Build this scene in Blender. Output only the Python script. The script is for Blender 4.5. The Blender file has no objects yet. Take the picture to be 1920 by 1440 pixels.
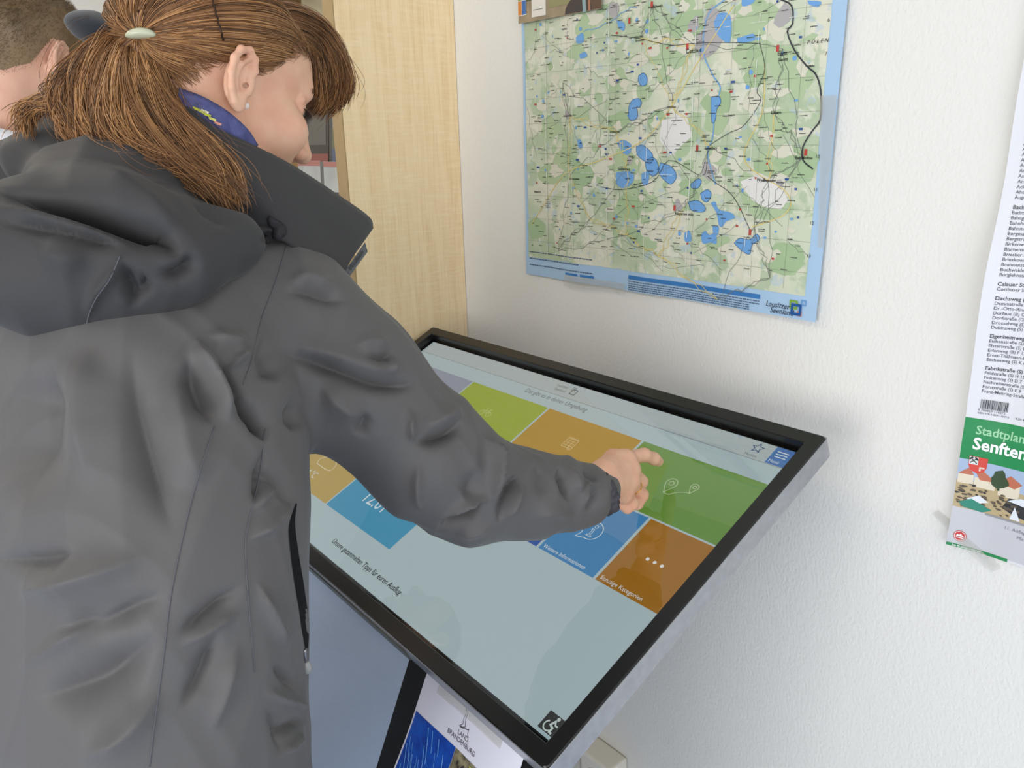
import bpy, bmesh, math, random
import numpy as np
import openvdb
from mathutils import Vector, Matrix
from mathutils.bvhtree import BVHTree

C = bpy.context.scene.collection
SC = bpy.context.scene

# ------------------------------------------------------------------ camera, light, exposure
F_PX = 1460.0
CAM_H = 1.45
# rows: world x, y, z in camera axes (right, down, forward)
M = np.array([[0.655394500113109, 0.21205962672556514, -0.7249060380038932],
              [0.7548808070419646, -0.21537684123103504, 0.6194899381111959],
              [-0.02475916761847948, -0.9532279533114603, -0.3012365393581671]])
cam_data = bpy.data.cameras.new('camera')
cam_data.sensor_width = 36.0
cam_data.lens = 36.0 * F_PX / 1920.0
cam_data.clip_start = 0.02
cam = bpy.data.objects.new('camera', cam_data)
C.objects.link(cam)
cm = Matrix(((M[0, 0], -M[0, 1], -M[0, 2], 0), (M[1, 0], -M[1, 1], -M[1, 2], 0),
             (M[2, 0], -M[2, 1], -M[2, 2], CAM_H), (0, 0, 0, 1)))
cam.matrix_world = cm
SC.camera = cam

SC.view_settings.view_transform = 'Standard'
SC.view_settings.look = 'None'
SC.view_settings.gamma = 1.0
SC.view_settings.exposure = 0.0
SC.view_settings.use_curve_mapping = False

world = bpy.data.worlds.new('sky')
SC.world = world
world.use_nodes = True
world.node_tree.nodes['Background'].inputs[0].default_value = (0.80, 0.90, 1.0, 1)
world.node_tree.nodes['Background'].inputs[1].default_value = 1.2


def area(name, loc, target, sx, sy, power, col):
    l = bpy.data.lights.new(name, 'AREA')
    l.shape = 'RECTANGLE'
    l.size, l.size_y, l.energy, l.color = sx, sy, power, col
    o = bpy.data.objects.new(name, l)
    C.objects.link(o)
    o.location = loc
    o.rotation_euler = (Vector(target) - Vector(loc)).to_track_quat('-Z', 'Y').to_euler()
    return o


area('window_daylight', (1.66, -0.75, 1.15), (-1.0, -0.25, 1.15), 2.3, 1.5, 22, (1.0, 0.99, 0.97))
area('added_rear_fill', (0.1, -2.86, 1.25), (-0.7, 0.0, 0.9), 1.8, 1.6, 56, (1.0, 0.985, 0.96))  # added fill from behind, set in an unseen glass door
area('added_ceiling_fill', (-2.5, -0.6, 2.60), (-2.5, -0.6, 0), 1.2, 0.5, 11, (1.0, 0.82, 0.56))  # added lamp, warms the left part of the wall
area('added_ceiling_fill', (-0.7, -0.6, 2.60), (-0.7, -0.6, 0), 1.2, 0.5, 0.6, (1.0, 0.88, 0.70))  # added lamp, weak fill from above

# ------------------------------------------------------------------ small helpers


def srgb(r, g, b):
    f = lambda c: (c / 255 / 12.92) if c / 255 <= 0.04045 else ((c / 255 + 0.055) / 1.055) ** 2.4
    return (f(r), f(g), f(b), 1.0)


def P(px, py, d):
    return M @ (np.array([(px - 960) / F_PX, (py - 720) / F_PX, 1.0]) * d) + np.array([0, 0, CAM_H])


def pix(p):
    q = (np.asarray(p, float) - np.array([0, 0, CAM_H])) @ M
    return np.stack([960 + F_PX * q[..., 0] / q[..., 2], 720 + F_PX * q[..., 1] / q[..., 2], q[..., 2]], -1)


def on_plane(px, py, p0, n):
    r = M @ np.array([(px - 960) / F_PX, (py - 720) / F_PX, 1.0])
    o = np.array([0, 0, CAM_H])
    return o + r * (((np.asarray(p0) - o) @ n) / (r @ n))


WALL_Y = 1.08
N_WALL = np.array([0, 1.0, 0])


def on_wall(px, py):
    return on_plane(px, py, (0, WALL_Y, 0), N_WALL)


MATS = {}


def mat(name, col, rough=0.5, spec=0.5, metal=0.0, noise=None, bump=None, sss=0.0, coat=0.0, sheen=0.0):
    """principled material; noise=(scale, amount, second colour); bump=(scale, strength, distance)"""
    if name in MATS:
        return MATS[name]
    m = bpy.data.materials.new(name)
    m.use_nodes = True
    nt = m.node_tree
    b = nt.nodes['Principled BSDF']
    b.inputs['Base Color'].default_value = col
    b.inputs['Roughness'].default_value = rough
    b.inputs['Specular IOR Level'].default_value = spec
    b.inputs['Metallic'].default_value = metal
    b.inputs['Coat Weight'].default_value = coat
    b.inputs['Sheen Weight'].default_value = sheen
    if sss:
        b.inputs['Subsurface Weight'].default_value = sss
        b.inputs['Subsurface Radius'].default_value = (0.012, 0.004, 0.002)
        b.inputs['Subsurface Scale'].default_value = 0.6
    tc = nt.nodes.new('ShaderNodeTexCoord')
    if noise:
        n = nt.nodes.new('ShaderNodeTexNoise')
        n.inputs['Scale'].default_value = noise[0]
        n.inputs['Detail'].default_value = 5
        nt.links.new(tc.outputs['Object'], n.inputs['Vector'])
        r = nt.nodes.new('ShaderNodeMapRange')
        r.inputs[1].default_value, r.inputs[2].default_value = 0.35, 0.65
        r.inputs[3].default_value, r.inputs[4].default_value = 0.0, noise[1]
        nt.links.new(n.outputs['Fac'], r.inputs[0])
        x = nt.nodes.new('ShaderNodeMix')
        x.data_type = 'RGBA'
        x.inputs[6].default_value = col
        x.inputs[7].default_value = noise[2]
        nt.links.new(r.outputs[0], x.inputs[0])
        nt.links.new(x.outputs[2], b.inputs['Base Color'])
    if bump:
        n = nt.nodes.new('ShaderNodeTexNoise')
        n.inputs['Scale'].default_value = bump[0]
        n.inputs['Detail'].default_value = 3
        nt.links.new(tc.outputs['Object'], n.inputs['Vector'])
        bn = nt.nodes.new('ShaderNodeBump')
        bn.inputs['Strength'].default_value = bump[1]
        bn.inputs['Distance'].default_value = bump[2]
        nt.links.new(n.outputs['Fac'], bn.inputs['Height'])
        nt.links.new(bn.outputs['Normal'], b.inputs['Normal'])
    MATS[name] = m
    return m


def glow(name, col, strength):
    if name in MATS:
        return MATS[name]
    m = bpy.data.materials.new(name)
    m.use_nodes = True
    b = m.node_tree.nodes['Principled BSDF']
    b.inputs['Base Color'].default_value = (0.01, 0.01, 0.01, 1)
    b.inputs['Specular IOR Level'].default_value = 0.0
    b.inputs['Roughness'].default_value = 1.0
    b.inputs['Emission Color'].default_value = col
    b.inputs['Emission Strength'].default_value = strength
    MATS[name] = m
    return m


def mesh_obj(name, verts, faces, m, parent=None, smooth=False):
    """numpy/py verts + faces -> linked mesh object"""
    me = bpy.data.meshes.new(name)
    if isinstance(faces, np.ndarray):
        k = faces.shape[1]
        me.vertices.add(len(verts))
        me.vertices.foreach_set('co', np.asarray(verts, np.float32).ravel())
        me.loops.add(faces.size)
        me.loops.foreach_set('vertex_index', faces.astype(np.int32).ravel())
        me.polygons.add(len(faces))
        me.polygons.foreach_set('loop_start', np.arange(0, faces.size, k, dtype=np.int32))
        me.polygons.foreach_set('loop_total', np.full(len(faces), k, np.int32))
        me.update(calc_edges=True)
        me.validate()
    else:
        me.from_pydata([tuple(map(float, v)) for v in verts], [], [tuple(map(int, f)) for f in faces])
        me.update()
    if smooth:
        me.polygons.foreach_set('use_smooth', np.ones(len(me.polygons), bool))
    if m is not None:
        me.materials.append(m)
    o = bpy.data.objects.new(name, me)
    C.objects.link(o)
    if parent is not None:
        o.parent = parent
        o.matrix_parent_inverse = parent.matrix_basis.inverted()
    return o


def bm_obj(name, bm, m, parent=None, smooth=False):
    me = bpy.data.meshes.new(name)
    bm.normal_update()
    bm.to_mesh(me)
    bm.free()
    if smooth:
        me.polygons.foreach_set('use_smooth', np.ones(len(me.polygons), bool))
    if m is not None:
        me.materials.append(m)
    o = bpy.data.objects.new(name, me)
    C.objects.link(o)
    if parent is not None:
        o.parent = parent
        o.matrix_parent_inverse = parent.matrix_basis.inverted()
    return o


def box_bm(lo, hi, bevel=0.0, bm=None, seg=2):
    own = bm is None
    bm = bm or bmesh.new()
    lo, hi = np.array(lo, float), np.array(hi, float)
    r = bmesh.ops.create_cube(bm, size=1.0)
    c, s = (lo + hi) / 2, hi - lo
    for v in r['verts']:
        v.co = Vector(c + np.array(v.co) * s)
    if bevel and own:
        bmesh.ops.bevel(bm, geom=bm.edges[:], offset=bevel, segments=seg, profile=0.7, affect='EDGES')
    return bm


def empty(name, loc, label=None, cat=None, group=None):
    o = bpy.data.objects.new(name, None)
    o.empty_display_size = 0.1
    C.objects.link(o)
    o.location = loc
    tag(o, label, cat, group)
    return o


def tag(o, label=None, cat=None, group=None, kind=None):
    if label:
        o['label'] = label
    if cat:
        o['category'] = cat
    if group:
        o['group'] = group
    if kind:
        o['kind'] = kind
    return o


def text_geo(s, size, align='LEFT', shear=0.0, bold=0.0, sx=1.0):
    """flat lettering as (verts2d, faces)"""
    c = bpy.data.curves.new('lettering', 'FONT')
    c.body = s
    c.size = size
    c.align_x = align
    c.shear = shear
    c.offset = bold
    c.resolution_u = 2
    o = bpy.data.objects.new('lettering', c)
    me = bpy.data.meshes.new_from_object(o)
    v = np.array([[p.co.x * sx, p.co.y] for p in me.vertices]).reshape(-1, 2)
    f = [tuple(p.vertices) for p in me.polygons]
    bpy.data.objects.remove(o)
    bpy.data.meshes.remove(me)
    return v, f


class Print:
    """collects flat printed shapes (2D) and builds ONE mesh through a mapping (a, b) -> 3D"""

    def __init__(self):
        self.v, self.f = [], []

    def poly(self, pts):
        n = len(self.v)
        self.v += [tuple(p) for p in pts]
        self.f.append(tuple(range(n, n + len(pts))))

    def rect(self, a0, b0, a1, b1):
        self.poly([(a0, b0), (a1, b0), (a1, b1), (a0, b1)])

    def line(self, pts, w, closed=False):
        pts = [np.array(p, float) for p in pts]
        if closed:
            pts = pts + [pts[0]]
        for p, q in zip(pts[:-1], pts[1:]):
            d = q - p
            L = np.linalg.norm(d)
            if L < 1e-9:
                continue
            d /= L
            nn = np.array([-d[1], d[0]]) * w / 2
            e = d * w * 0.35
            self.poly([p - nn - e, q - nn + e, q + nn + e, p + nn - e])

    def circle(self, c, r, n=16, w=None):
        pts = [(c[0] + r * math.cos(2 * math.pi * i / n), c[1] + r * math.sin(2 * math.pi * i / n)) for i in range(n)]
        if w:
            self.line(pts, w, True)
        else:
            self.poly(pts)

    def text(self, s, pos, size, rot=0.0, **k):
        v, f = text_geo(s, size, **k)
        if not len(v):
            return
        ca, sa = math.cos(rot), math.sin(rot)
        v = np.stack([v[:, 0] * ca - v[:, 1] * sa + pos[0], v[:, 0] * sa + v[:, 1] * ca + pos[1]], -1)
        n = len(self.v)
        self.v += [tuple(p) for p in v]
        self.f += [tuple(i + n for i in q) for q in f]

    def build(self, name, m, fn, parent, cuts=None):
        if not self.v:
            return None
        if cuts is not None:
            bm = bmesh.new()
            vs = [bm.verts.new((p[0], p[1], 0)) for p in self.v]
            for f in self.f:
                try:
                    bm.faces.new([vs[i] for i in f])
                except ValueError:
                    pass
            for c in cuts:
                bmesh.ops.bisect_plane(bm, geom=bm.verts[:] + bm.edges[:] + bm.faces[:], dist=1e-7,
                                       plane_co=(c, 0, 0), plane_no=(1, 0, 0))
            for v in bm.verts:
                v.co = Vector(fn(v.co.x, v.co.y))
            return bm_obj(name, bm, m, parent)
        return mesh_obj(name, [fn(a, b) for a, b in self.v], self.f, m, parent)


def tube(path, radii, n=8, caps=True):
    """one tube along a polyline -> verts, faces (lists)"""
    path = np.asarray(path, float)
    k = len(path)
    radii = np.broadcast_to(np.asarray(radii, float), (k,))
    t = np.gradient(path, axis=0)
    t /= np.linalg.norm(t, axis=1)[:, None] + 1e-12
    up = np.array([0.31, 0.2, 0.93])
    a = np.cross(t, up)
    a /= np.linalg.norm(a, axis=1)[:, None] + 1e-12
    b = np.cross(t, a)
    vs, fs = [], []
    for i in range(k):
        for j in range(n):
            an = 2 * math.pi * j / n
            vs.append(path[i] + radii[i] * (math.cos(an) * a[i] + math.sin(an) * b[i]))
    for i in range(k - 1):
        for j in range(n):
            fs.append((i * n + j, i * n + (j + 1) % n, (i + 1) * n + (j + 1) % n, (i + 1) * n + j))
    if caps:
        fs.append(tuple(range(n))[::-1])
        fs.append(tuple((k - 1) * n + j for j in range(n)))
    return vs, fs


def spline(pts, n):
    """Catmull-Rom through pts, n samples"""
    p = np.asarray(pts, float)
    p = np.vstack([2 * p[0] - p[1], p, 2 * p[-1] - p[-2]])
    m = len(p) - 3
    u = np.linspace(0, m - 1e-9, n)
    i = u.astype(int)
    t = (u - i)[:, None]
    a, b, c, d = p[i], p[i + 1], p[i + 2], p[i + 3]
    return 0.5 * (2 * b + (c - a) * t + (2 * a - 5 * b + 4 * c - d) * t * t + (3 * b - a - 3 * c + d) * t ** 3)


# ------------------------------------------------------------------ signed-distance sculpting
class Field:
    FAR = 0.06

    def __init__(self, lo, hi, vox, mirror=False):
        self.lo = np.array(lo, float)
        self.vox = vox
        n = np.ceil((np.array(hi, float) - self.lo) / vox).astype(int) + 1
        self.D = np.full(tuple(n), self.FAR, np.float32)
        self.ax = [(self.lo[i] + vox * np.arange(n[i])).astype(np.float32) for i in range(3)]
        self.mirror = mirror

    def block(self, lo, hi, pad):
        sl = []
        for i in range(3):
            a = int(max(0, math.floor((lo[i] - pad - self.lo[i]) / self.vox)))
            b = int(min(len(self.ax[i]), math.ceil((hi[i] + pad - self.lo[i]) / self.vox) + 1))
            if b <= a:
                return None, None
            sl.append(slice(a, b))
        x = self.ax[0][sl[0]][:, None, None]
        if self.mirror:
            x = np.abs(x)
        return tuple(sl), (x, self.ax[1][sl[1]][None, :, None], self.ax[2][sl[2]][None, None, :])

    def put(self, sl, d, k, op):
        cur = self.D[sl]
        d = d.astype(np.float32)
        if op == 'sub':
            d = -d
            if k > 0:
                h = np.clip(0.5 - 0.5 * (d - cur) / k * -1, 0, 1)
                h = np.clip(0.5 + 0.5 * (d - cur) / k, 0, 1)
                self.D[sl] = cur * (1 - h) + d * h + k * h * (1 - h)
            else:
                self.D[sl] = np.maximum(cur, d)
        else:
            if k > 0:
                h = np.clip(0.5 + 0.5 * (cur - d) / k, 0, 1)
                self.D[sl] = cur * (1 - h) + d * h - k * h * (1 - h)
            else:
                self.D[sl] = np.minimum(cur, d)

    def ell(self, c, r, R=None, k=0.0, op='add'):
        c, r = np.asarray(c, float), np.asarray(r, float)
        if R is None:
            e = r
        else:
            e = np.sqrt(((np.asarray(R) * r[None, :]) ** 2).sum(1))
        lo, hi = c - e, c + e
        if self.mirror:
            hi = hi.copy(); lo = lo.copy()
            mx = max(abs(lo[0]), abs(hi[0]))
            lo[0], hi[0] = -mx, mx
        sl, g = self.block(lo, hi, k + 4 * self.vox + 0.004)
        if sl is None:
            return
        q = [g[i] - c[i] for i in range(3)]
        if R is not None:
            R = np.asarray(R)
            q = [q[0] * R[0, i] + q[1] * R[1, i] + q[2] * R[2, i] for i in range(3)]
        k0 = np.sqrt((q[0] / r[0]) ** 2 + (q[1] / r[1]) ** 2 + (q[2] / r[2]) ** 2) + 1e-9
        k1 = np.sqrt((q[0] / r[0] ** 2) ** 2 + (q[1] / r[1] ** 2) ** 2 + (q[2] / r[2] ** 2) ** 2) + 1e-9
        self.put(sl, k0 * (k0 - 1) / k1, k, op)

    def cap(self, a, b, ra, rb=None, k=0.0, op='add'):
        rb = ra if rb is None else rb
        a, b = np.asarray(a, float), np.asarray(b, float)
        rm = max(ra, rb)
        lo, hi = np.minimum(a, b) - rm, np.maximum(a, b) + rm
        if self.mirror:
            mx = max(abs(lo[0]), abs(hi[0]))
            lo[0], hi[0] = -mx, mx
        sl, g = self.block(lo, hi, k + 4 * self.vox + 0.004)
        if sl is None:
            return
        ba = b - a
        L = ba @ ba + 1e-12
        p = [g[i] - a[i] for i in range(3)]
        h = np.clip((p[0] * ba[0] + p[1] * ba[1] + p[2] * ba[2]) / L, 0, 1)
        d = np.sqrt((p[0] - ba[0] * h) ** 2 + (p[1] - ba[1] * h) ** 2 + (p[2] - ba[2] * h) ** 2) - (ra + (rb - ra) * h)
        self.put(sl, d, k, op)

    def chain(self, pts, rad, k=0.0, op='add'):
        for i in range(len(pts) - 1):
            self.cap(pts[i], pts[i + 1], rad[i], rad[i + 1], k, op)

    def column(self, rows, k=0.0, power=2.0, yaw=0.0):
        """upright trunk: rows of (z, cx, cy, a, b)"""
        rows = np.asarray(rows, float)
        z = self.ax[2]
        sel = np.where((z >= rows[0, 0] - 0.02) & (z <= rows[-1, 0] + 0.02))[0]
        zz = z[sel]
        # smooth interpolation of the rows
        fine = np.linspace(rows[0, 0], rows[-1, 0], 120)
        sm = []
        for j in range(1, 5):
            y = np.interp(fine, rows[:, 0], rows[:, j])
            ker = np.exp(-0.5 * (np.arange(-12, 13) / 5.0) ** 2)
            ker /= ker.sum()
            y = np.convolve(np.pad(y, 12, mode='edge'), ker, 'valid')
            sm.append(np.interp(zz, fine, y)[None, None, :])
        x = self.ax[0][:, None, None] - sm[0]
        y = self.ax[1][None, :, None] - sm[1]
        c, s = math.cos(yaw), math.sin(yaw)
        x, y = x * c + y * s, -x * s + y * c
        q = (np.abs(x / sm[2]) ** power + np.abs(y / sm[3]) ** power) ** (1 / power)
        d = (q - 1) * np.minimum(sm[2], sm[3])
        d = np.maximum(d, np.maximum(rows[0, 0] - zz, zz - rows[-1, 0])[None, None, :])
        sl = (slice(None), slice(None), slice(sel[0], sel[-1] + 1))
        self.put(sl, d, k, 'add')

    def mesh(self):
        w = 3.0
        g = openvdb.FloatGrid(w)
        g.copyFromArray(np.clip(self.D / self.vox, -w, w).astype(np.float64))
        p, q = g.convertToQuads(0.0)
        p = p.astype(np.float64) * self.vox + self.lo
        return p, q.astype(np.int64)


def vert_normals(p, q):
    n = np.cross(p[q[:, 2]] - p[q[:, 0]], p[q[:, 3 if q.shape[1] > 3 else 1]] - p[q[:, 1]])
    vn = np.zeros_like(p)
    for i in range(q.shape[1]):
        np.add.at(vn, q[:, i], n)
    return vn / (np.linalg.norm(vn, axis=1)[:, None] + 1e-12)


def outward(p, q):
    a = p[q]
    v = np.einsum('ij,ij->i', a[:, 0] - p.mean(0), np.cross(a[:, 1] - a[:, 0], a[:, 2] - a[:, 0])).sum()
    return q if v > 0 else q[:, ::-1]


def smooth_mesh(p, q, it=1, f=0.5):
    n = len(p)
    e = np.concatenate([q[:, [0, 1]], q[:, [1, 2]], q[:, [2, 3]], q[:, [3, 0]]])
    for _ in range(it):
        acc = np.zeros_like(p)
        cnt = np.zeros(n)
        np.add.at(acc, e[:, 0], p[e[:, 1]])
        np.add.at(cnt, e[:, 0], 1)
        np.add.at(acc, e[:, 1], p[e[:, 0]])
        np.add.at(cnt, e[:, 1], 1)
        p = p + f * (acc / np.maximum(cnt, 1)[:, None] - p)
    return p


# ------------------------------------------------------------------ room
def wall_material():
    m = mat('white_wall_paint', srgb(232, 230, 224), 0.85, 0.2)
    nt = m.node_tree
    b = nt.nodes['Principled BSDF']
    tc = nt.nodes.new('ShaderNodeTexCoord')
    n1 = nt.nodes.new('ShaderNodeTexNoise')
    n1.inputs['Scale'].default_value = 210
    n1.inputs['Detail'].default_value = 2
    mp = nt.nodes.new('ShaderNodeMapping')
    mp.inputs['Scale'].default_value = (1.0, 1.0, 0.6)
    nt.links.new(tc.outputs['Object'], mp.inputs['Vector'])
    nt.links.new(mp.outputs[0], n1.inputs['Vector'])
    bp = nt.nodes.new('ShaderNodeBump')
    bp.inputs['Strength'].default_value = 0.55
    bp.inputs['Distance'].default_value = 0.002
    nt.links.new(n1.outputs['Fac'], bp.inputs['Height'])
    nt.links.new(bp.outputs['Normal'], b.inputs['Normal'])
    return m


M_WALL = wall_material()
M_CEIL = mat('white_ceiling_paint', srgb(214, 213, 210), 0.9, 0.2)
M_FLOOR = mat('blue_grey_linoleum', srgb(176, 196, 232), 0.32, 0.4, noise=(40, 0.25, srgb(166, 186, 222)))
M_FRAME_W = mat('white_window_frame', srgb(235, 235, 232), 0.4)


def structure(name, bm, m):
    return tag(bm_obj(name, bm, m), kind='structure')


X0, X1, Y0, ZC = -3.6, 1.7, -2.9, 2.70
structure('floor', box_bm((X0 - .1, Y0 - .1, -0.1), (X1 + .1, WALL_Y + .1, 0)), M_FLOOR)
structure('ceiling', box_bm((X0 - .1, Y0 - .1, ZC), (X1 + .1, WALL_Y + .1, ZC + .1)), M_CEIL)
structure('wall_back', box_bm((X0 - .1, WALL_Y, 0), (X1 + .1, WALL_Y + .1, ZC)), M_WALL)
structure('wall_left', box_bm((X0 - .1, Y0, 0), (X0, WALL_Y, ZC)), M_WALL)


def holed_wall(name, axis, c0, c1, lo, hi, w0, w1, z0, z1):
    bm = bmesh.new()
    for a, b, za, zb in ((lo, w0, 0, ZC), (w1, hi, 0, ZC), (w0, w1, 0, z0), (w0, w1, z1, ZC)):
        if axis == 'x':
            box_bm((c0, a, za), (c1, b, zb), bm=bm)
        else:
            box_bm((a, c0, za), (b, c1, zb), bm=bm)
    return structure(name, bm, M_WALL)


holed_wall('wall_right', 'x', X1, X1 + .1, Y0, WALL_Y, -1.95, 0.45, 0.42, 2.20)
holed_wall('wall_front', 'y', Y0 - .1, Y0, X0, X1, -0.95, 1.15, 0.06, 2.05)


def window(name, axis, c, w0, w1, z0, z1):
    bm = bmesh.new()
    t = 0.055
    mid = (w0 + w1) / 2
    for a, b, za, zb in ((w0, w1, z0, z0 + t), (w0, w1, z1 - t, z1), (w0, w0 + t, z0, z1), (w1 - t, w1, z0, z1),
                         (mid - t / 2, mid + t / 2, z0, z1)):
        if axis == 'x':
            box_bm((c + .02, a, za), (c + .08, b, zb), bm=bm)
        else:
            box_bm((a, c - .08, za), (b, c - .02, zb), bm=bm)
    return structure(name, bm, M_FRAME_W)


window('window_1', 'x', X1, -1.95, 0.45, 0.42, 2.20)
window('added_fill_window', 'y', Y0, -0.95, 1.15, 0.06, 2.05)  # unseen glass door, added to carry the rear fill light
M_SKIRT = mat('white_skirting', srgb(225, 224, 220), 0.5)
structure('baseboard_back', box_bm((X0, WALL_Y - .012, 0), (X1, WALL_Y, 0.06), 0.003), M_SKIRT)
structure('baseboard_left', box_bm((X0, Y0, 0), (X0 + .012, WALL_Y - .012, 0.06), 0.003), M_SKIRT)

# two unseen ceiling lamps added as fill and screen reflection: shallow white boxes with a lit diffuser
for lx, which in ((-2.5, 'nearer the left wall'), (-0.7, 'nearer the right window')):
    t = empty('added_ceiling_lamp', (lx, -0.6, ZC), 'added unseen ceiling lamp with lit diffuser ' + which, 'lamp', 'added ceiling lamps')
    bm_obj('housing', box_bm((lx - .64, -.88, ZC - .07), (lx + .64, -.32, ZC), 0.006), M_FRAME_W, t)
    bm_obj('diffuser', box_bm((lx - .6, -.84, ZC - .075), (lx + .6, -.36, ZC - .0705)), glow('added_lamp_glow', (1, .93, .8, 1), 3.0), t)

# ------------------------------------------------------------------ wooden shelf with brochures
def maple():
    m = mat('maple_laminate', srgb(226, 203, 155), 0.42, 0.35)
    nt = m.node_tree
    b = nt.nodes['Principled BSDF']
    tc = nt.nodes.new('ShaderNodeTexCoord')

    def noise(scale, vec, det=4):
        mp = nt.nodes.new('ShaderNodeMapping')
        mp.inputs['Scale'].default_value = vec
        nt.links.new(tc.outputs['Object'], mp.inputs['Vector'])
        n = nt.nodes.new('ShaderNodeTexNoise')
        n.inputs['Scale'].default_value = scale
        n.inputs['Detail'].default_value = det
        n.inputs['Distortion'].default_value = 0.6
        nt.links.new(mp.outputs[0], n.inputs['Vector'])
        return n

    def mixin(prev, fac, col, amt, lo, hi):
        r = nt.nodes.new('ShaderNodeMapRange')
        r.inputs[1].default_value, r.inputs[2].default_value = lo, hi
        r.inputs[4].default_value = amt
        nt.links.new(fac, r.inputs[0])
        x = nt.nodes.new('ShaderNodeMix')
        x.data_type = 'RGBA'
        nt.links.new(r.outputs[0], x.inputs[0])
        if isinstance(prev, tuple):
            x.inputs[6].default_value = prev
        else:
            nt.links.new(prev, x.inputs[6])
        x.inputs[7].default_value = col
        return x.outputs[2]

    c = mixin(srgb(247, 222, 180), noise(9, (1, 6, 0.5)).outputs['Fac'], srgb(236, 206, 158), 0.8, 0.4, 0.68)
    c = mixin(c, noise(26, (1, 0.7, 7)).outputs['Fac'], srgb(250, 230, 194), 0.6, 0.45, 0.7)
    c = mixin(c, noise(30, (1, 12, 0.35)).outputs['Fac'], srgb(220, 184, 132), 0.45, 0.52, 0.75)
    nt.links.new(c, b.inputs['Base Color'])
    return m


M_MAPLE = maple()
M_EDGE = mat('maple_edge_band', srgb(176, 150, 108), 0.5, 0.3, noise=(60, 0.3, srgb(160, 134, 94)))
SX, SF, ST = -1.418, 0.796, 0.038
SZ0, SZ1, SW = 0.34, 2.05, 1.1
shelf = empty('brochure_shelf', (SX - SW / 2, WALL_Y, SZ0), 'pale maple wall shelf holding brochures, behind the woman', 'shelf')
bm_obj('side_panel', box_bm((SX - ST, SF + .003, SZ0), (SX, WALL_Y - .001, SZ1), 0.0012), M_MAPLE, shelf)
tag(bm_obj('edge_band', box_bm((SX - ST, SF, SZ0), (SX, SF + .0028, SZ1), 0.0008), M_EDGE, shelf))
bm_obj('side_panel', box_bm((SX - SW, SF, SZ0), (SX - SW + ST, WALL_Y - .001, SZ1), 0.0012), M_MAPLE, shelf)
bm_obj('back_panel', box_bm((SX - SW + ST, WALL_Y - .012, SZ0), (SX - ST, WALL_Y - .001, SZ1)), M_EDGE, shelf)
SHELF_Z = (0.36, 0.72, 0.95, 1.175, 1.385, 1.60, 1.82, 2.03)
for z in SHELF_Z:
    bm_obj('shelf_board', box_bm((SX - SW + ST, SF + (.012 if z not in (1.385, 1.60) else .095), z - .019), (SX - ST, WALL_Y - .012, z), 0.0008), M_EDGE, shelf)

M_PAGES = mat('paper_pages', srgb(190, 188, 180), 0.8, 0.2, noise=(300, 0.35, srgb(120, 118, 112)))
cover_cols = {'photo': srgb(86, 104, 138), 'grey': srgb(196, 199, 196), 'dark': srgb(70, 62, 56), 'red': srgb(196, 120, 106),
              'teal': srgb(70, 110, 110), 'cream': srgb(210, 196, 160)}
SH_PRINT = {}


def brochure(x, y, z, w, h, th, lean, yaw, col, label, deco=None):
    """stack of leaflets leaning back in the shelf; local: x width, y thickness (front at 0), z height"""
    t = empty('brochure', (x, y, z), label, 'brochure', 'brochures in the maple shelf')
    R = Matrix.Translation((x, y, z)) @ Matrix.Rotation(yaw, 4, 'Z') @ Matrix.Rotation(-lean, 4, 'X')

    def put(name, bm, m):
        for v in bm.verts:
            v.co = R @ v.co
        return bm_obj(name, bm, m, t)
    put('pages', box_bm((-w / 2, .0009, 0), (w / 2 - .001, th, h - .001)), M_PAGES)
    put('cover', box_bm((-w / 2 - .0003, 0, -.0003), (w / 2 + .0003, .0008, h + .0003)), mat('cover_' + col, cover_cols[col], 0.35, 0.4, noise=(18, 0.5, tuple(c * 0.6 for c in cover_cols[col][:3]) + (1,))))
    if deco:
        for nm, (a0, b0, a1, b1), c in deco:
            pr = Print()
            pr.rect(a0 * w - w / 2, b0 * h, a1 * w - w / 2, b1 * h)
            pr.build(nm, mat('ink_%d_%d_%d' % c, srgb(*c), 0.4), lambda a, b: R @ Vector((a, -.0004, b)), t)
    return t


landscape = (('sky_print', (0, .55, 1, 1), (96, 120, 166)), ('cloud_print', (.05, .48, .6, .62), (205, 208, 205)), ('meadow_print', (0, .25, 1, .48), (110, 112, 84)), ('path_print', (.3, 0, .7, .25), (150, 132, 112)))
greyset = (('red_strip_print', (0, .955, 1, 1), (180, 116, 106)), ('title_print', (.12, .70, .6, .74), (70, 74, 76)), ('picture_print', (.1, .25, .7, .55), (110, 116, 112)), ('rule_print', (.12, .64, .8, .65), (120, 124, 124)))
xs = SX - ST
brochure(xs - .058, SF + .105, 1.386, .1, .21, .03, 0.10, 0.02, 'teal', 'dark teal brochure stack right beside the shelf side panel', landscape[2:])
brochure(xs - .165, SF + .100, 1.386, .105, .205, .012, 0.10, -0.12, 'photo', 'landscape brochure with blue sky, second from the shelf side panel', landscape)
brochure(xs - .285, SF + .105, 1.386, .105, .20, .03, 0.10, 0.0, 'dark', 'dark brown brochure stack, third from the shelf side panel', (('strip_print', (0, .05, 1, .2), (150, 80, 70)), ('photo_print', (.1, .3, .9, .8), (104, 100, 92))))
brochure(xs - .056, SF + .016, 1.176, .1, .236, .045, 0.06, 0.04, 'grey', 'thick stack of grey leaflets with red top strip beside the side panel', greyset)
brochure(xs - .166, SF + .010, 1.176, .1, .238, .05, 0.06, 0.02, 'grey', 'grey leaflet stack with red top strip second from the side panel', greyset)
brochure(xs - .285, SF + .02, 1.176, .1, .19, .02, 0.06, 0.0, 'red', 'salmon red brochure beside the grey leaflet stacks', (('title_print', (.1, .7, .8, .8), (235, 230, 220)),))
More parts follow.
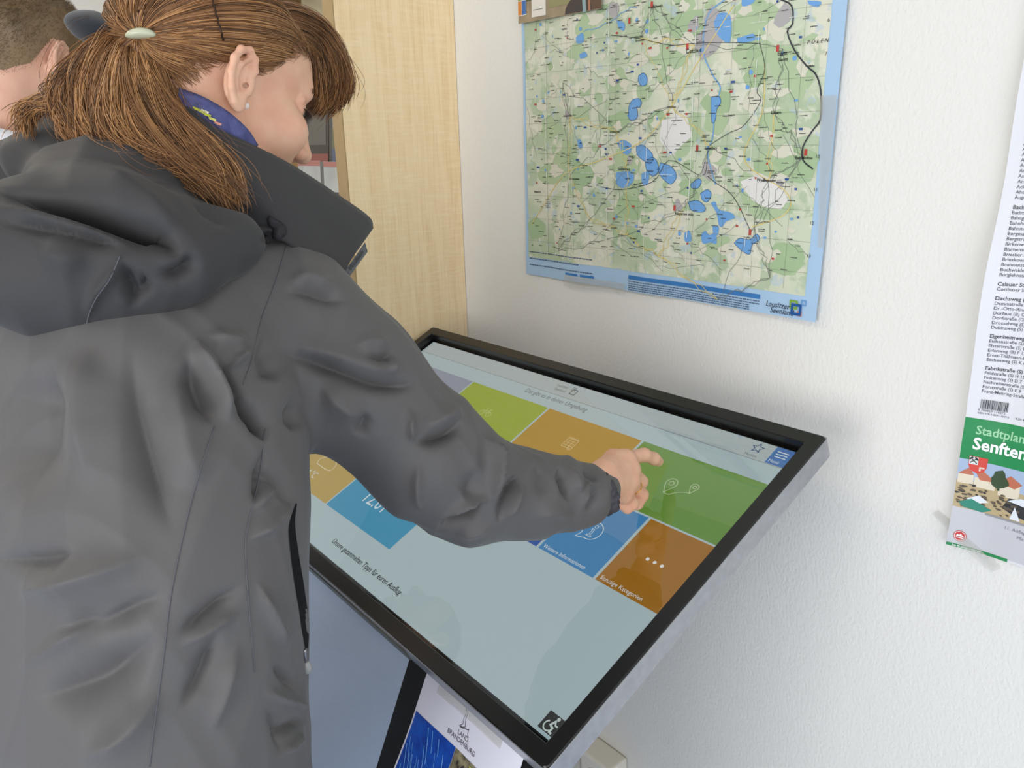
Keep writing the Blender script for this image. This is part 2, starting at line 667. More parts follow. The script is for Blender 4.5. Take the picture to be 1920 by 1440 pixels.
for k, (c, lb) in enumerate((('dark', 'brown brochure on the top shelf beside the side panel'), ('photo', 'slate blue brochure on the top shelf, second from panel'), ('cream', 'cream brochure on the top shelf, third from panel'))):
    brochure(xs - .06 - .118 * k, SF + .12, 1.601, .105, .20, .015, 0.12, 0.02, c, lb)

# ------------------------------------------------------------------ regional map on the wall
def hash_rng(s):
    return random.Random(s)


MX0, MX1, MZ0, MZ1 = -1.203, -0.558, 1.180, 1.96
CREASES = [MX0 + (MX1 - MX0) * f for f in (0.10, 0.215, 0.345, 0.487, 0.625, 0.80)]
_kx = [MX0] + CREASES + [MX1]
_ky = [0.0030, 0.0015, 0.0058, 0.0015, 0.0055, 0.0016, 0.0050, 0.0075]


def map_pt(x, z, lift=0.0):
    d = np.interp(x, _kx, _ky)
    d += 0.0035 * max(0.0, (1.36 - z) / 0.18) ** 2 * max(0, (x - MX0) / (MX1 - MX0))   # lower right corner stands off
    d += 0.0006 * math.sin(z * 26 + x * 9)
    return (x, WALL_Y - 0.0012 - d - lift, z)


def map_paper_material():
    m = mat('map_paper_print', srgb(196, 208, 178), 0.45, 0.35)
    nt = m.node_tree
    b = nt.nodes['Principled BSDF']
    tc = nt.nodes.new('ShaderNodeTexCoord')
    prev = srgb(204, 212, 188)
    for sc, det, lo, hi, amt, c in ((6, 6, .46, .58, .85, srgb(178, 194, 162)), (11, 6, .50, .60, .75, srgb(226, 222, 204)),
                                    (23, 5, .54, .60, .7, srgb(170, 190, 156)), (34, 4, .57, .62, .6, srgb(231, 228, 214)),
                                    (60, 3, .62, .66, .5, srgb(176, 196, 214))):
        n = nt.nodes.new('ShaderNodeTexNoise')
        n.inputs['Scale'].default_value = sc
        n.inputs['Detail'].default_value = det
        n.inputs['Distortion'].default_value = 0.5
        nt.links.new(tc.outputs['Object'], n.inputs['Vector'])
        r = nt.nodes.new('ShaderNodeMapRange')
        r.inputs[1].default_value, r.inputs[2].default_value, r.inputs[4].default_value = lo, hi, amt
        nt.links.new(n.outputs['Fac'], r.inputs[0])
        x = nt.nodes.new('ShaderNodeMix')
        x.data_type = 'RGBA'
        nt.links.new(r.outputs[0], x.inputs[0])
        if isinstance(prev, tuple):
            x.inputs[6].default_value = prev
        else:
            nt.links.new(prev, x.inputs[6])
        x.inputs[7].default_value = c
        prev = x.outputs[2]
    nt.links.new(prev, b.inputs['Base Color'])
    return m


region_map = empty('regional_map', (-0.88, WALL_Y, MZ0), 'large folded green and blue lake district map taped to white wall', 'map')


def grid_sheet(name, x0, x1, z0, z1, nx, nz, fn, m, parent, xs=None):
    xs = list(np.linspace(x0, x1, nx)) if xs is None else xs
    zs = np.linspace(z0, z1, nz)
    v = [fn(x, z) for z in zs for x in xs]
    k = len(xs)
    f = [(j * k + i, j * k + i + 1, (j + 1) * k + i + 1, (j + 1) * k + i) for j in range(nz - 1) for i in range(k - 1)]
    return mesh_obj(name, v, f, m, parent)


M_MAP = map_paper_material()
M_MAPBLUE = mat('map_margin_blue', srgb(170, 200, 228), 0.45, 0.35)
xs_all = sorted(set(list(np.linspace(MX0, MX1, 40)) + CREASES))
sheet = grid_sheet('sheet', MX0, MX1, MZ0, MZ1, 0, 60, map_pt, M_MAPBLUE, region_map, xs_all)
sol = sheet.modifiers.new('paper', 'SOLIDIFY')
sol.thickness = 0.0006
sol.offset = -1.0
PX0, PX1, PZ0, PZ1 = MX0 + .008, MX1 - .021, MZ0 + .044, MZ1 - .02


def band_z(x):
    # the printed panel ends a little lower on the right half
    return PZ0 if x < -1.02 else PZ0 - 0.012


xs_p = sorted(set([x for x in xs_all if PX0 < x < PX1] + [PX0, PX1]))
grid_sheet('printed_panel', PX0, PX1, PZ0 - .008, PZ1, 0, 56, lambda x, z: map_pt(x, z, .0004), M_MAP, region_map, xs_p)


def wpx(pts):
    return [tuple(on_wall(px, py)[[0, 2]]) for px, py in pts]


def map_print(name, col, lift, rough=0.45):
    pr = Print()
    pr.fin = lambda: tag(pr.build(name, mat('ink_%d_%d_%d' % col, srgb(*col), rough, 0.35), lambda x, z: map_pt(x, z, lift), region_map, CREASES), kind='stuff')
    return pr


rg = hash_rng(5)


def blob(cx, cz, rx, rz, n=14, rr=0.35, rng=rg):
    ph = rng.random() * 6
    return [(cx + rx * math.cos(a) * (1 + rr * math.sin(3 * a + ph) * rng.random()), cz + rz * math.sin(a) * (1 + rr * math.sin(2 * a + ph * 1.7) * rng.random()))
            for a in [2 * math.pi * i / n for i in range(n)]]


# woods, clearings, towns
woods = map_print('woodland_print', (176, 196, 158), .0007)
woods2 = map_print('dark_woodland_print', (166, 190, 150), .0008)
clear = map_print('field_print', (216, 214, 196), .0009)
for k in range(95):
    c = (rg.uniform(PX0 + .02, PX1 - .02), rg.uniform(PZ0 + .02, 1.74))
    s = rg.uniform(.006, .026)
    (woods if k % 3 else woods2).poly(blob(c[0], c[1], s * rg.uniform(.8, 1.6), s))
for k in range(120):
    c = (rg.uniform(PX0 + .015, PX1 - .015), rg.uniform(PZ0 + .015, 1.74))
    s = rg.uniform(.003, .013)
    clear.poly(blob(c[0], c[1], s * rg.uniform(.8, 1.8), s, 11, .6))
for pts in ([(1388, 335), (1400, 322), (1420, 330), (1460, 390), (1488, 378), (1480, 395), (1455, 412), (1420, 410), (1400, 385), (1390, 360)],
            [(1268, 298), (1275, 262), (1300, 210), (1318, 212), (1316, 250), (1290, 290), (1272, 300)],
            [(1395, 60), (1415, 20), (1450, 5), (1470, 20), (1450, 60), (1420, 72), (1396, 72)],
            [(1500, 80), (1530, 62), (1540, 66), (1530, 76)]):
    woods.poly(wpx(pts))
woods.fin(); woods2.fin(); clear.fin()
pale = map_print('mining_area_print', (226, 224, 220), .0010)
for pts in ([(1240, 262), (1245, 225), (1265, 222), (1268, 212), (1290, 215), (1300, 255), (1282, 272), (1262, 292)],
            [(1392, 340), (1430, 325), (1470, 345), (1482, 375), (1470, 392), (1440, 388), (1415, 375)]):
    pale.poly(wpx(pts))
pale.fin()
town = map_print('town_print', (176, 172, 172), .0011)
for cx, cy, r in ((1335, 65, .026), (1155, 20, .012), (1475, 30, .012), (1185, 300, .006), (1330, 318, .012), (1275, 385, .008), (1468, 345, .006), (1068, 215, .007), (1305, 45, .01)):
    c = on_wall(cx, cy)
    town.poly(blob(c[0], c[2], r, r * 1.1, 12, .6))
town.fin()
# lakes
lake = map_print('lake_print', (112, 164, 218), .0012)
lake_edge = map_print('lake_outline_print', (52, 96, 150), .0014)
LAKES = [
    [(1342, 42), (1352, 25), (1372, 28), (1376, 55), (1372, 80), (1358, 75), (1346, 60)],
    [(1203, 142), (1212, 137), (1219, 145), (1218, 158), (1208, 161), (1202, 152)],
    [(1183, 200), (1190, 188), (1203, 185), (1208, 193), (1203, 202), (1199, 200), (1200, 218), (1192, 226), (1183, 222)],
    [(1337, 182), (1352, 181), (1356, 192), (1348, 205), (1345, 225), (1339, 230), (1337, 210)],
    [(1160, 268), (1172, 262), (1188, 272), (1184, 288), (1172, 287)],
    [(1198, 275), (1210, 272), (1228, 288), (1226, 306), (1214, 302), (1200, 290)],
    [(1215, 300), (1232, 296), (1240, 318), (1230, 330), (1218, 318)],
    [(1243, 305), (1262, 312), (1272, 330), (1262, 345), (1248, 335), (1240, 322)],
    [(1160, 322), (1190, 322), (1192, 340), (1176, 352), (1160, 345)],
    [(1208, 325), (1222, 322), (1220, 345), (1210, 345)],
    [(1298, 345), (1312, 335), (1318, 340), (1312, 352), (1300, 352)],
    [(1317, 362), (1330, 355), (1337, 364), (1330, 378), (1320, 374)],
    [(1294, 378), (1312, 376), (1326, 388), (1322, 397), (1300, 394)],
    [(1336, 380), (1345, 378), (1352, 392), (1375, 398), (1382, 408), (1366, 415), (1358, 425), (1352, 420), (1348, 400)],
    [(1382, 455), (1392, 446), (1412, 448), (1424, 438), (1430, 448), (1416, 458), (1412, 475), (1398, 470)],
    [(1340, 422), (1352, 424), (1350, 440), (1342, 436)],
    [(1318, 440), (1326, 432), (1334, 440), (1346, 436), (1348, 456), (1336, 454), (1322, 456)],
    [(1287, 436), (1296, 432), (1300, 450), (1288, 452)],
    [(1086, 70), (1098, 62), (1100, 78), (1088, 82)],
    [(1092, 102), (1102, 98), (1106, 106), (1094, 110)],
    [(1160, 38), (1175, 44), (1174, 58), (1164, 52)],
    [(1386, 72), (1400, 68), (1418, 64), (1420, 76), (1400, 80), (1388, 80)],
    [(1395, 0), (1420, 0), (1410, 10), (1396, 12)],
    [(1088, 262), (1094, 262), (1097, 276), (1090, 276)],
    [(1520, 2), (1545, 4), (1540, 14), (1524, 10)],
]
for i, l in enumerate(LAKES):
    w = wpx(l)
    w2 = [tuple(p) for p in spline(w + [w[0]], 4 * len(w))][:-1]
    lake.poly(w2)
    if i in (1, 2, 5, 7, 10, 11, 12, 14, 3, 6):
        lake_edge.line(w2, .0008, True)
for k in range(60):
    lake.poly(blob(rg.uniform(PX0 + .03, PX1 - .03), rg.uniform(PZ0 + .02, 1.72), rg.uniform(.001, .004), rg.uniform(.001, .004), 8))
lake.fin(); lake_edge.fin()
# roads, railways, rivers, grid
thin = map_print('road_print', (120, 124, 116), .0013)
dark = map_print('border_road_print', (58, 62, 66), .0016)
yel = map_print('main_road_print', (226, 206, 130), .00135)
riv = map_print('river_print', (120, 168, 214), .0013)


def wander(a, b, n=10, amp=.006, rng=rg):
    a, b = np.array(a), np.array(b)
    t = np.linspace(0, 1, n)[:, None]
    p = a + (b - a) * t
    p[1:-1] += np.array([[rng.uniform(-amp, amp), rng.uniform(-amp, amp)] for _ in range(n - 2)])
    return [tuple(q) for q in p]


TOWNS = [(1305, 85), (1473, 92), (1445, 340), (1338, 275), (1180, 320), (1287, 390), (1512, 292), (1458, 212), (1162, 248), (1265, 198), (1075, 217), (1075, 330), (1205, 72), (1230, 10), (1420, 425), (1060, 155), (1110, 410), (1180, 440), (1450, 520), (1240, 480), (1350, 560), (1050, 470)]
TW = wpx(TOWNS)
for i in range(len(TW)):
    d = sorted(range(len(TW)), key=lambda j: (TW[i][0] - TW[j][0]) ** 2 + (TW[i][1] - TW[j][1]) ** 2)
    for j in d[1:4]:
        (yel if (i + j) % 3 == 0 else thin).line(wander(TW[i], TW[j], 9), .0010 if (i + j) % 3 == 0 else .0007)
for k in range(60):
    a = (rg.uniform(PX0 + .02, PX1 - .02), rg.uniform(PZ0 + .01, 1.74))
    b = (min(max(a[0] + rg.uniform(-.12, .12), PX0), PX1), min(max(a[1] + rg.uniform(-.10, .10), PZ0), 1.76))
    thin.line(wander(a, b, 8, .004), .0005)
for k in range(12):
    thin.line([(PX0, 1.25 + k * .045), (PX1, 1.25 + k * .045)], .0003)
    if k < 11:
        thin.line([(PX0 + k * .058, PZ0), (PX0 + k * .058, 1.8)], .0003)
dark.line(spline(wpx([(1470, 0), (1490, 12), (1492, 45), (1482, 60), (1496, 95), (1520, 125), (1535, 138), (1544, 160), (1547, 190), (1545, 225), (1530, 245), (1512, 275), (1512, 300), (1530, 316)]), 40), .0022)
dark.line(spline(wpx([(1330, 330), (1345, 342), (1372, 360), (1390, 385), (1402, 410), (1412, 430)]), 24), .0010)
dark.line(spline(wpx([(1140, 65), (1200, 72), (1262, 85), (1300, 82), (1360, 80), (1430, 82)]), 24), .0009)
dark.line(spline(wpx([(1430, 80), (1440, 130), (1425, 170), (1432, 190), (1400, 235), (1370, 250), (1335, 272), (1330, 285), (1320, 330), (1260, 300), (1230, 340), (1170, 355), (1130, 350)]), 50), .0009)
riv.line(spline(wpx([(1362, 0), (1330, 30), (1322, 95), (1340, 140), (1355, 165), (1345, 200), (1340, 255), (1330, 290), (1345, 345)]), 36), .0022)
riv.line(wander(on_wall(1100, 60)[[0, 2]], on_wall(1200, 15)[[0, 2]], 12), .0012)
yel.line(spline(wpx([(1440, 120), (1435, 210), (1400, 300), (1480, 360), (1478, 400), (1415, 425)]), 30), .0015)
yel.line(spline(wpx([(1380, 10), (1310, 120), (1275, 180), (1215, 260), (1130, 300), (1060, 330), (1000, 420)]), 30), .0015)
thin.fin(); dark.fin(); yel.fin(); riv.fin()
# little place names, too small to read in the photograph: short ink dashes
dash = map_print('tiny_place_names', (72, 74, 72), .0017)
dashr = map_print('tiny_red_symbols', (186, 70, 62), .0017)
dashb = map_print('tiny_blue_symbols', (46, 82, 150), .0017)
for k in range(640):
    x, z = rg.uniform(PX0 + .01, PX1 - .02), rg.uniform(PZ0 + .012, 1.74)
    w = rg.uniform(.005, .013)
    xx = x
    while xx < x + w:
        s = rg.uniform(.0008, .0022)
        dash.rect(xx, z, xx + s, z + rg.uniform(.0009, .0015))
        xx += s + .0005
for k in range(70):
    x, z = rg.uniform(PX0 + .02, PX1 - .02), rg.uniform(PZ0 + .02, 1.72)
    (dashr if k % 2 else dashb).rect(x, z, x + rg.uniform(.002, .008), z + .003)
for (cx, cy) in ((1293, 88), (1464, 92), (1310, 278), (1517, 286), (1269, 390), (1412, 435), (1228, 10), (1185, 40)):
    c = on_wall(cx, cy)
    dashr.rect(c[0] - .0022, c[2] - .004, c[0] + .0022, c[2] + .005)
dash.fin(); dashr.fin(); dashb.fin()
names = map_print('place_names', (34, 36, 36), .0020)
for s, x, y, sz in (('Cottbus', 1290, 101, .0155), ('Forst', 1464, 105, .0125), ('Lausitz', 1466, 115, .008), ('Weißwasser', 1424, 340, .0115), ('Spremberg', 1325, 280, .0092), ('Senftenberg', 1163, 319, .0105),
                    ('Hoyerswerda', 1270, 402, .0115), ('Bad Muskau', 1497, 298, .0085), ('Döbern', 1452, 214, .0092), ('Großräschen', 1146, 249, .007), ('Vetschau/', 1197, 72, .0068), ('Spreewald', 1197, 79, .0068),
                    ('Drebkau', 1256, 203, .0072), ('Finsterwalde', 1062, 219, .0066), ('Lauchhammer', 1074, 336, .0066), ('Doberlug-', 1006, 229, .006), ('Elsterwerda', 1005, 360, .006), ('Bernsdorf', 1186, 447, .006), ('Burg (Spreewald)', 1222, 17, .006)):
    c = on_wall(x, y)
    names.text(s, (c[0], c[2]), sz * (.62 if sz > .009 else .72), sx=0.92, bold=.00008)
for s, x, y in (('P O L E N', 1519, 84),):
    c = on_wall(x, y)
    names.text(s, (c[0], c[2]), .0075, shear=.25)
for s, x, y in (('6', 1558, 42), ('7', 1553, 105), ('10', 1535, 296), ('11', 1531, 358), ('12', 1524, 420), ('13', 1519, 481)):
    c = on_wall(x, y)
    names.text(s, (c[0], c[2]), .007)
names.fin()
wear_hl = map_print('fold_wear_highlights', (226, 228, 220), .0022)  # lighter fold strips: worn print plus crease highlights put into the colour
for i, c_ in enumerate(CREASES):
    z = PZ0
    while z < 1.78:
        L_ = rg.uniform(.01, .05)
        wear_hl.rect(c_ - (.0005 if i % 2 else .0009), z, c_ + .0004, z + L_)
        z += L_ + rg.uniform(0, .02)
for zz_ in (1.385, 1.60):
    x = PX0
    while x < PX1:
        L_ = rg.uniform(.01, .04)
        wear_hl.rect(x, zz_ - .0003, min(x + L_, PX1), zz_ + .0003)
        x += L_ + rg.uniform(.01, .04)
wear_hl.fin()
# margin printing at the foot: imprint lines, blue heading bar, map title with square emblem
foot = map_print('imprint_lines', (84, 104, 130), .0012)
bar = map_print('blue_heading_bar', (60, 122, 186), .0011)
c0w, c1w = on_wall(1183, 520), on_wall(1432, 553)
zb = (c0w[2] + c1w[2]) / 2
bar.rect(c0w[0], zb - .0035, c1w[0], zb + .0035)
for i in range(5):
    z = max(zb - .008 - i * .0042, MZ0 + .002 + .0035 * (4 - i))
    x = c0w[0]
    xe = c1w[0] - (0 if i < 2 else .02 + .05 * (i > 4))
    while x < xe:
        s = rg.uniform(.002, .008)
        foot.rect(x, z, x + s, z + .0016)
        x += s + .0012
for i in range(3):
    x = MX0 + .012
    while x < -1.02 - .03 * (i == 1):
        s = rg.uniform(.002, .008)
        foot.rect(x, MZ0 + .046 - i * .013, x + s, MZ0 + .048 - i * .013)
        x += s + .0012
foot.fin()
bar.rect(-1.045, MZ0 + .012, -1.010, MZ0 + .016)
bar.rect(-1.085, MZ0 + .012, -1.052, MZ0 + .016)
bar.fin()
tt = map_print('map_title', (38, 44, 60), .0020)
a = on_wall(1443, 571)
tt.text('Lausitzer', (a[0], a[2]), .0125, shear=.22, sx=.9)
a = on_wall(1452, 583)
tt.text('Seenland', (a[0] - .001, a[2]), .0125, shear=.22, sx=.9)
tt.fin()
for nm, col, cx, cy, s, w in (('emblem_blue_square', (32, 84, 150), 1501, 578, .0135, .004), ('emblem_green_square', (128, 168, 66), 1496, 569, .0105, .003), ('emblem_light_square', (112, 164, 214), 1515, 566, .0065, .0022), ('emblem_orange_square', (214, 130, 78), 1507, 586, .0055, .002)):
    pr = map_print(nm, col, .0021 if 'blue' in nm else .0018)
    c = on_wall(cx, cy)
    pr.line([(c[0] + s / 2 * i, c[2] + s / 2 * j) for i, j in ((-1, -1), (1, -1), (1, 1), (-1, 1))], w, True)
    pr.fin()
# clear sticky tape strips over the map edges
M_TAPE = mat('clear_sticky_tape', srgb(214, 212, 204), 0.25, 0.5)
M_TAPE.node_tree.nodes['Principled BSDF'].inputs['Alpha'].default_value = 0.24


def tape(pts, label, lift=.0028, fn=None):
    q = [on_wall(*p) for p in pts]
    v = []
    for i in range(7):
        for j in range(3):
            s, t_ = i / 6, j / 2
            p = (q[0] * (1 - s) + q[1] * s) * (1 - t_) + (q[3] * (1 - s) + q[2] * s) * t_
            v.append(fn(p[0], p[2]) if fn else (p[0], WALL_Y - lift, p[2]))
    f = [(i * 3 + j, (i + 1) * 3 + j, (i + 1) * 3 + j + 1, i * 3 + j + 1) for i in range(6) for j in range(2)]
    o = mesh_obj('tape_strip', v, f, M_TAPE, None)
    sm = o.modifiers.new('film', 'SOLIDIFY')
    sm.thickness = .0002
    return tag(o, label, 'tape')


tape([(1547, 180), (1580, 178), (1565, 466), (1541, 462)], 'long clear tape strip on right edge of the regional map', fn=lambda x, z: map_pt(min(x, MX1), z, .0026))
tape([(1064, 514), (1178, 531), (1176, 548), (1064, 534)], 'clear tape strip under the bottom edge of the regional map', fn=lambda x, z: map_pt(x, z, .0026))

# flyer with a bicycle photograph pinned over the map's upper left corner
def fl_pt(x, z, lift=0.0):
    return (x, WALL_Y - .0125 - lift, z)


fl = empty('bicycle_flyer', (-1.097, WALL_Y, 1.655), 'flyer with bicycle photo over upper left corner of map', 'flyer')
bm_obj('sheet', box_bm((-1.203, WALL_Y - .0125, 1.655), (-0.991, WALL_Y - .0119, 1.86)), mat('flyer_base', srgb(168, 148, 120), 0.4, noise=(26, .6, srgb(120, 112, 92))), fl)


def fl_print(name, col, lift, fill):
    pr = Print()
    fill(pr)
    pr.build(name, mat('ink_%d_%d_%d' % col, srgb(*col), .4), lambda a, b: fl_pt(a, b, lift), fl)


fl_print('trees_print', (78, 88, 62), .0004, lambda p: p.rect(-1.182, 1.690, -0.991, 1.72))
fl_print('grass_print', (142, 140, 96), .0005, lambda p: p.poly([(-1.12, 1.672), (-1.05, 1.672), (-1.02, 1.69), (-.991, 1.70), (-.991, 1.712), (-1.12, 1.685)]))
fl_print('frame_print', (96, 70, 54), .0006, lambda p: p.rect(-1.032, 1.656, -0.9912, 1.86))
fl_print('tyre_print', (62, 54, 52), .0007, lambda p: p.poly([(-1.078, 1.656)] + [(-1.045 + .033 * math.cos(a), 1.656 + .026 * math.sin(a)) for a in np.linspace(math.pi, 0, 12)]))
fl_print('fork_print', (140, 168, 170), .0008, lambda p: p.line([(-1.030, 1.657), (-1.046, 1.86)], .008))
fl_print('spoke_print', (176, 116, 84), .0008, lambda p: p.line([(-1.018, 1.657), (-1.026, 1.86)], .005))
fl_print('green_field', (150, 164, 48), .0006, lambda p: p.rect(-1.2025, 1.6935, -1.1925, 1.86))
fl_print('blue_field', (64, 112, 176), .0006, lambda p: p.rect(-1.1920, 1.6690, -1.180, 1.86))
fl_print('orange_field', (212, 130, 50), .0007, lambda p: p.rect(-1.2025, 1.6690, -1.1925, 1.6925))
fl_print('white_rules', (232, 232, 228), .0009, lambda p: (p.rect(-1.2025, 1.6928, -1.180, 1.6938), p.rect(-1.1926, 1.669, -1.1918, 1.86), p.rect(-1.2025, 1.668, -1.1795, 1.669), p.rect(-1.1803, 1.668, -1.1795, 1.86)))
fl_print('white_card_print', (226, 222, 212), .0007, lambda p: p.rect(-1.165, 1.6615, -1.127, 1.86))
fl_print('card_line_print', (128, 126, 120), .0009, lambda p: p.rect(-1.161, 1.6725, -1.134, 1.6738))

# ------------------------------------------------------------------ town plan on the right
TX0, TZ0, TZC, TZT = -0.339, 0.902, 1.089, 1.76
TWD = 0.105 * 3


def tp_pt(x, z, lift=0.0):
    e = max(0.0, 1 - (x - TX0) / 0.05)
    d = 0.0025 + 0.022 * e ** 1.6 * (0.35 + 0.65 * math.sin(math.pi * min(max((z - 1.03) / 0.40, 0), 1)) ** 2)
    d += 0.003 * math.exp(-((z - TZC) / .02) ** 2) * -0.4
    d += 0.002 * math.sin(z * 31)
    return (x, WALL_Y - 0.0012 - d - lift, z)


town_plan = empty('town_plan', (TX0 + TWD / 2, WALL_Y, TZ0), 'unfolded town plan with green cover and street index hanging on wall', 'map')
M_TP = mat('town_plan_paper', srgb(222, 222, 226), 0.55, 0.3)
sh = grid_sheet('sheet', TX0, TX0 + TWD, TZ0, TZT, 40, 90, tp_pt, M_TP, town_plan)
so = sh.modifiers.new('paper', 'SOLIDIFY'); so.thickness = .0005; so.offset = -1.0


def tp_grid(name, col, x0, z0, x1, z1, lift, nx=14, nz=10):
    return grid_sheet(name, x0, x1, z0, z1, nx, nz, lambda x, z: tp_pt(x, z, lift), mat('ink_%d_%d_%d' % col, srgb(*col), .4, .35), town_plan)


def tp_print(name, col, lift, fill):
    pr = Print()
    fill(pr)
    pr.build(name, mat('ink_%d_%d_%d' % col, srgb(*col), .4), lambda a, b: tp_pt(a, b, lift), town_plan, [TX0 + .006 * i for i in range(1, 12)])


GW = 0.105
tp_grid('green_cover', (38, 138, 78), TX0, 1.031, TX0 + GW, TZC, .0005)
tp_grid('grey_cover_foot', (198, 198, 202), TX0, .9055, TX0 + GW, .972, .0005)
tp_grid('green_foot_strip', (38, 138, 78), TX0, .9022, TX0 + .073, .9065, .0009, 12, 3)
tp_grid('cover_sky_print', (168, 186, 212), TX0, 1.0, TX0 + GW, 1.031, .0006)
tp_grid('cover_square_print', (188, 168, 128), TX0, .960, TX0 + GW, 1.0, .0006)
tp_grid('cover_rule_print', (150, 150, 150), TX0 + .038, .9575, TX0 + GW, .9605, .0010, 10, 3)


def stripes(p, n, y0, y1, x0, x1, rng):
    for _ in range(n):
        x, z = rng.uniform(x0, x1), rng.uniform(y0, y1)
        p.poly(blob(x, z, rng.uniform(.0015, .004), rng.uniform(.0008, .0020), 7, .3, rng))


r2 = hash_rng(9)
tp_print('cover_roofs_print', (192, 112, 82), .0009, lambda p: [p.poly(q) for q in (
    [(TX0 + .001, 1.009), (TX0 + .013, 1.020), (TX0 + .019, 1.010)], [(TX0 + .020, 1.016), (TX0 + .028, 1.019), (TX0 + .045, 1.006), (TX0 + .026, 1.005)],
    [(TX0 + .048, 1.009), (TX0 + .060, 1.021), (TX0 + .074, 1.012), (TX0 + .066, 1.004)], [(TX0 + .078, 1.008), (TX0 + .090, 1.018), (TX0 + .104, 1.010), (TX0 + .104, 1.003)])])
tp_print('cover_houses_print', (226, 214, 190), .0008, lambda p: [p.rect(*q) for q in (
    (TX0 + .001, .996, TX0 + .019, 1.010), (TX0 + .020, .994, TX0 + .044, 1.008), (TX0 + .048, .990, TX0 + .072, 1.010), (TX0 + .078, .990, TX0 + .1045, 1.006))])
tp_print('cover_tree_print', (58, 76, 46), .0011, lambda p: (p.poly(blob(TX0 + .048, 1.012, .010, .012, 14, .4, r2)), p.rect(TX0 + .0465, .996, TX0 + .0495, 1.008)))
tp_print('cover_stalls_print', (44, 44, 44), .0010, lambda p: (stripes(p, 16, .980, .996, TX0 + .002, TX0 + .04, r2), p.poly([(TX0 + .055, .974), (TX0 + .062, .990), (TX0 + .085, .992), (TX0 + .104, .984), (TX0 + .104, .962), (TX0 + .07, .968)])))
tp_print('cover_crowd_print', (96, 84, 66), .0012, lambda p: stripes(p, 60, .962, .992, TX0 + .004, TX0 + .075, r2))
tp_print('cover_white_canopies', (226, 230, 234), .0013, lambda p: (p.poly([(TX0 + .014, .975), (TX0 + .028, .983), (TX0 + .04, .976), (TX0 + .027, .971)]), p.poly([(TX0 + .061, .986), (TX0 + .075, .994), (TX0 + .104, .990), (TX0 + .09, .982)]), p.poly([(TX0 + .066, .962), (TX0 + .070, .980), (TX0 + .078, .962)])))
tp_print('cover_green_canopy', (46, 134, 112), .0014, lambda p: p.poly([(TX0 + .006, .968), (TX0 + .020, .976), (TX0 + .045, .966), (TX0 + .034, .960), (TX0 + .012, .962)]))
tp_print('cover_red_flag', (196, 56, 50), .0014, lambda p: p.poly([(TX0 + .088, .962), (TX0 + .093, .986), (TX0 + .104, .980), (TX0 + .104, .962)]))
tp_print('cover_series_title', (150, 208, 160), .0010, lambda p: p.text('Stadtplan', (TX0 + .0135, 1.0685), .0165, bold=.0003, sx=.9))
tp_print('cover_title', (246, 248, 246), .0012, lambda p: p.text('Senftenberg', (TX0 + .0125, 1.0475), 0.0228, bold=.0006, sx=.9))
tp_print('cover_shield_red', (214, 72, 58), .0011, lambda p: p.poly([(TX0 + .011, 1.037), (TX0 + .032, 1.037), (TX0 + .032, 1.024), (TX0 + .029, 1.017), (TX0 + .0215, 1.0135), (TX0 + .014, 1.017), (TX0 + .011, 1.024)]))
tp_print('cover_shield_white', (222, 222, 218), .0013, lambda p: p.rect(TX0 + .0115, 1.0255, TX0 + .0215, 1.0365))
tp_print('cover_hammers', (30, 30, 30), .0015, lambda p: (p.line([(TX0 + .0128, 1.0275), (TX0 + .0198, 1.0345)], .0012), p.line([(TX0 + .0202, 1.0275), (TX0 + .0132, 1.0345)], .0012), p.line([(TX0 + .0122, 1.0328), (TX0 + .0148, 1.0355)], .0022), p.line([(TX0 + .0208, 1.0328), (TX0 + .0182, 1.0355)], .0022)))
tp_print('cover_tower', (230, 206, 190), .0013, lambda p: (p.rect(TX0 + .0235, 1.0175, TX0 + .0255, 1.0235), p.rect(TX0 + .0255, 1.0215, TX0 + .0295, 1.0235)))
tp_print('cover_round_emblem', (196, 50, 48), .0011, lambda p: p.circle((TX0 + .0145, .9190), .0078, 24))
tp_print('cover_emblem_ring', (240, 236, 232), .0013, lambda p: (p.circle((TX0 + .0145, .9190), .0066, 24, .0007), p.poly([(TX0 + .0095, .9185), (TX0 + .0115, .9215), (TX0 + .0135, .9205), (TX0 + .0150, .9230), (TX0 + .0170, .9205), (TX0 + .0195, .9185)]), p.rect(TX0 + .010, .9160, TX0 + .019, .9172)))
tp_print('cover_edition_lines', (120, 120, 126), .0010, lambda p: (p.text('11. Auflage · Maßstab', (TX0 + .062, .9465), .0062), p.text('Mit Stadtteilen', (TX0 + .078, .9375), .0062)))
tp_print('foot_strip_lettering', (236, 240, 236), .0013, lambda p: p.text('Seit 90 Jahren erfolgreich', (TX0 + .007, .9032), .0034, bold=.0001))


def barcode(p):
    x = TX0 + .014
    rr = hash_rng(4)
    while x < TX0 + .044:
        w = rr.choice((.0004, .0006, .0010))
        p.rect(x, 1.1035, x + w, 1.1160)
        x += w + rr.choice((.0004, .0007))
    p.text('9 783829 110372', (TX0 + .012, 1.1000), .0042)
    p.text('ISBN 978-3-8291-1037-2', (TX0 + .012, 1.0960), .0034)
    p.text('4,20 €', (TX0 + .053, 1.0965), .0042)


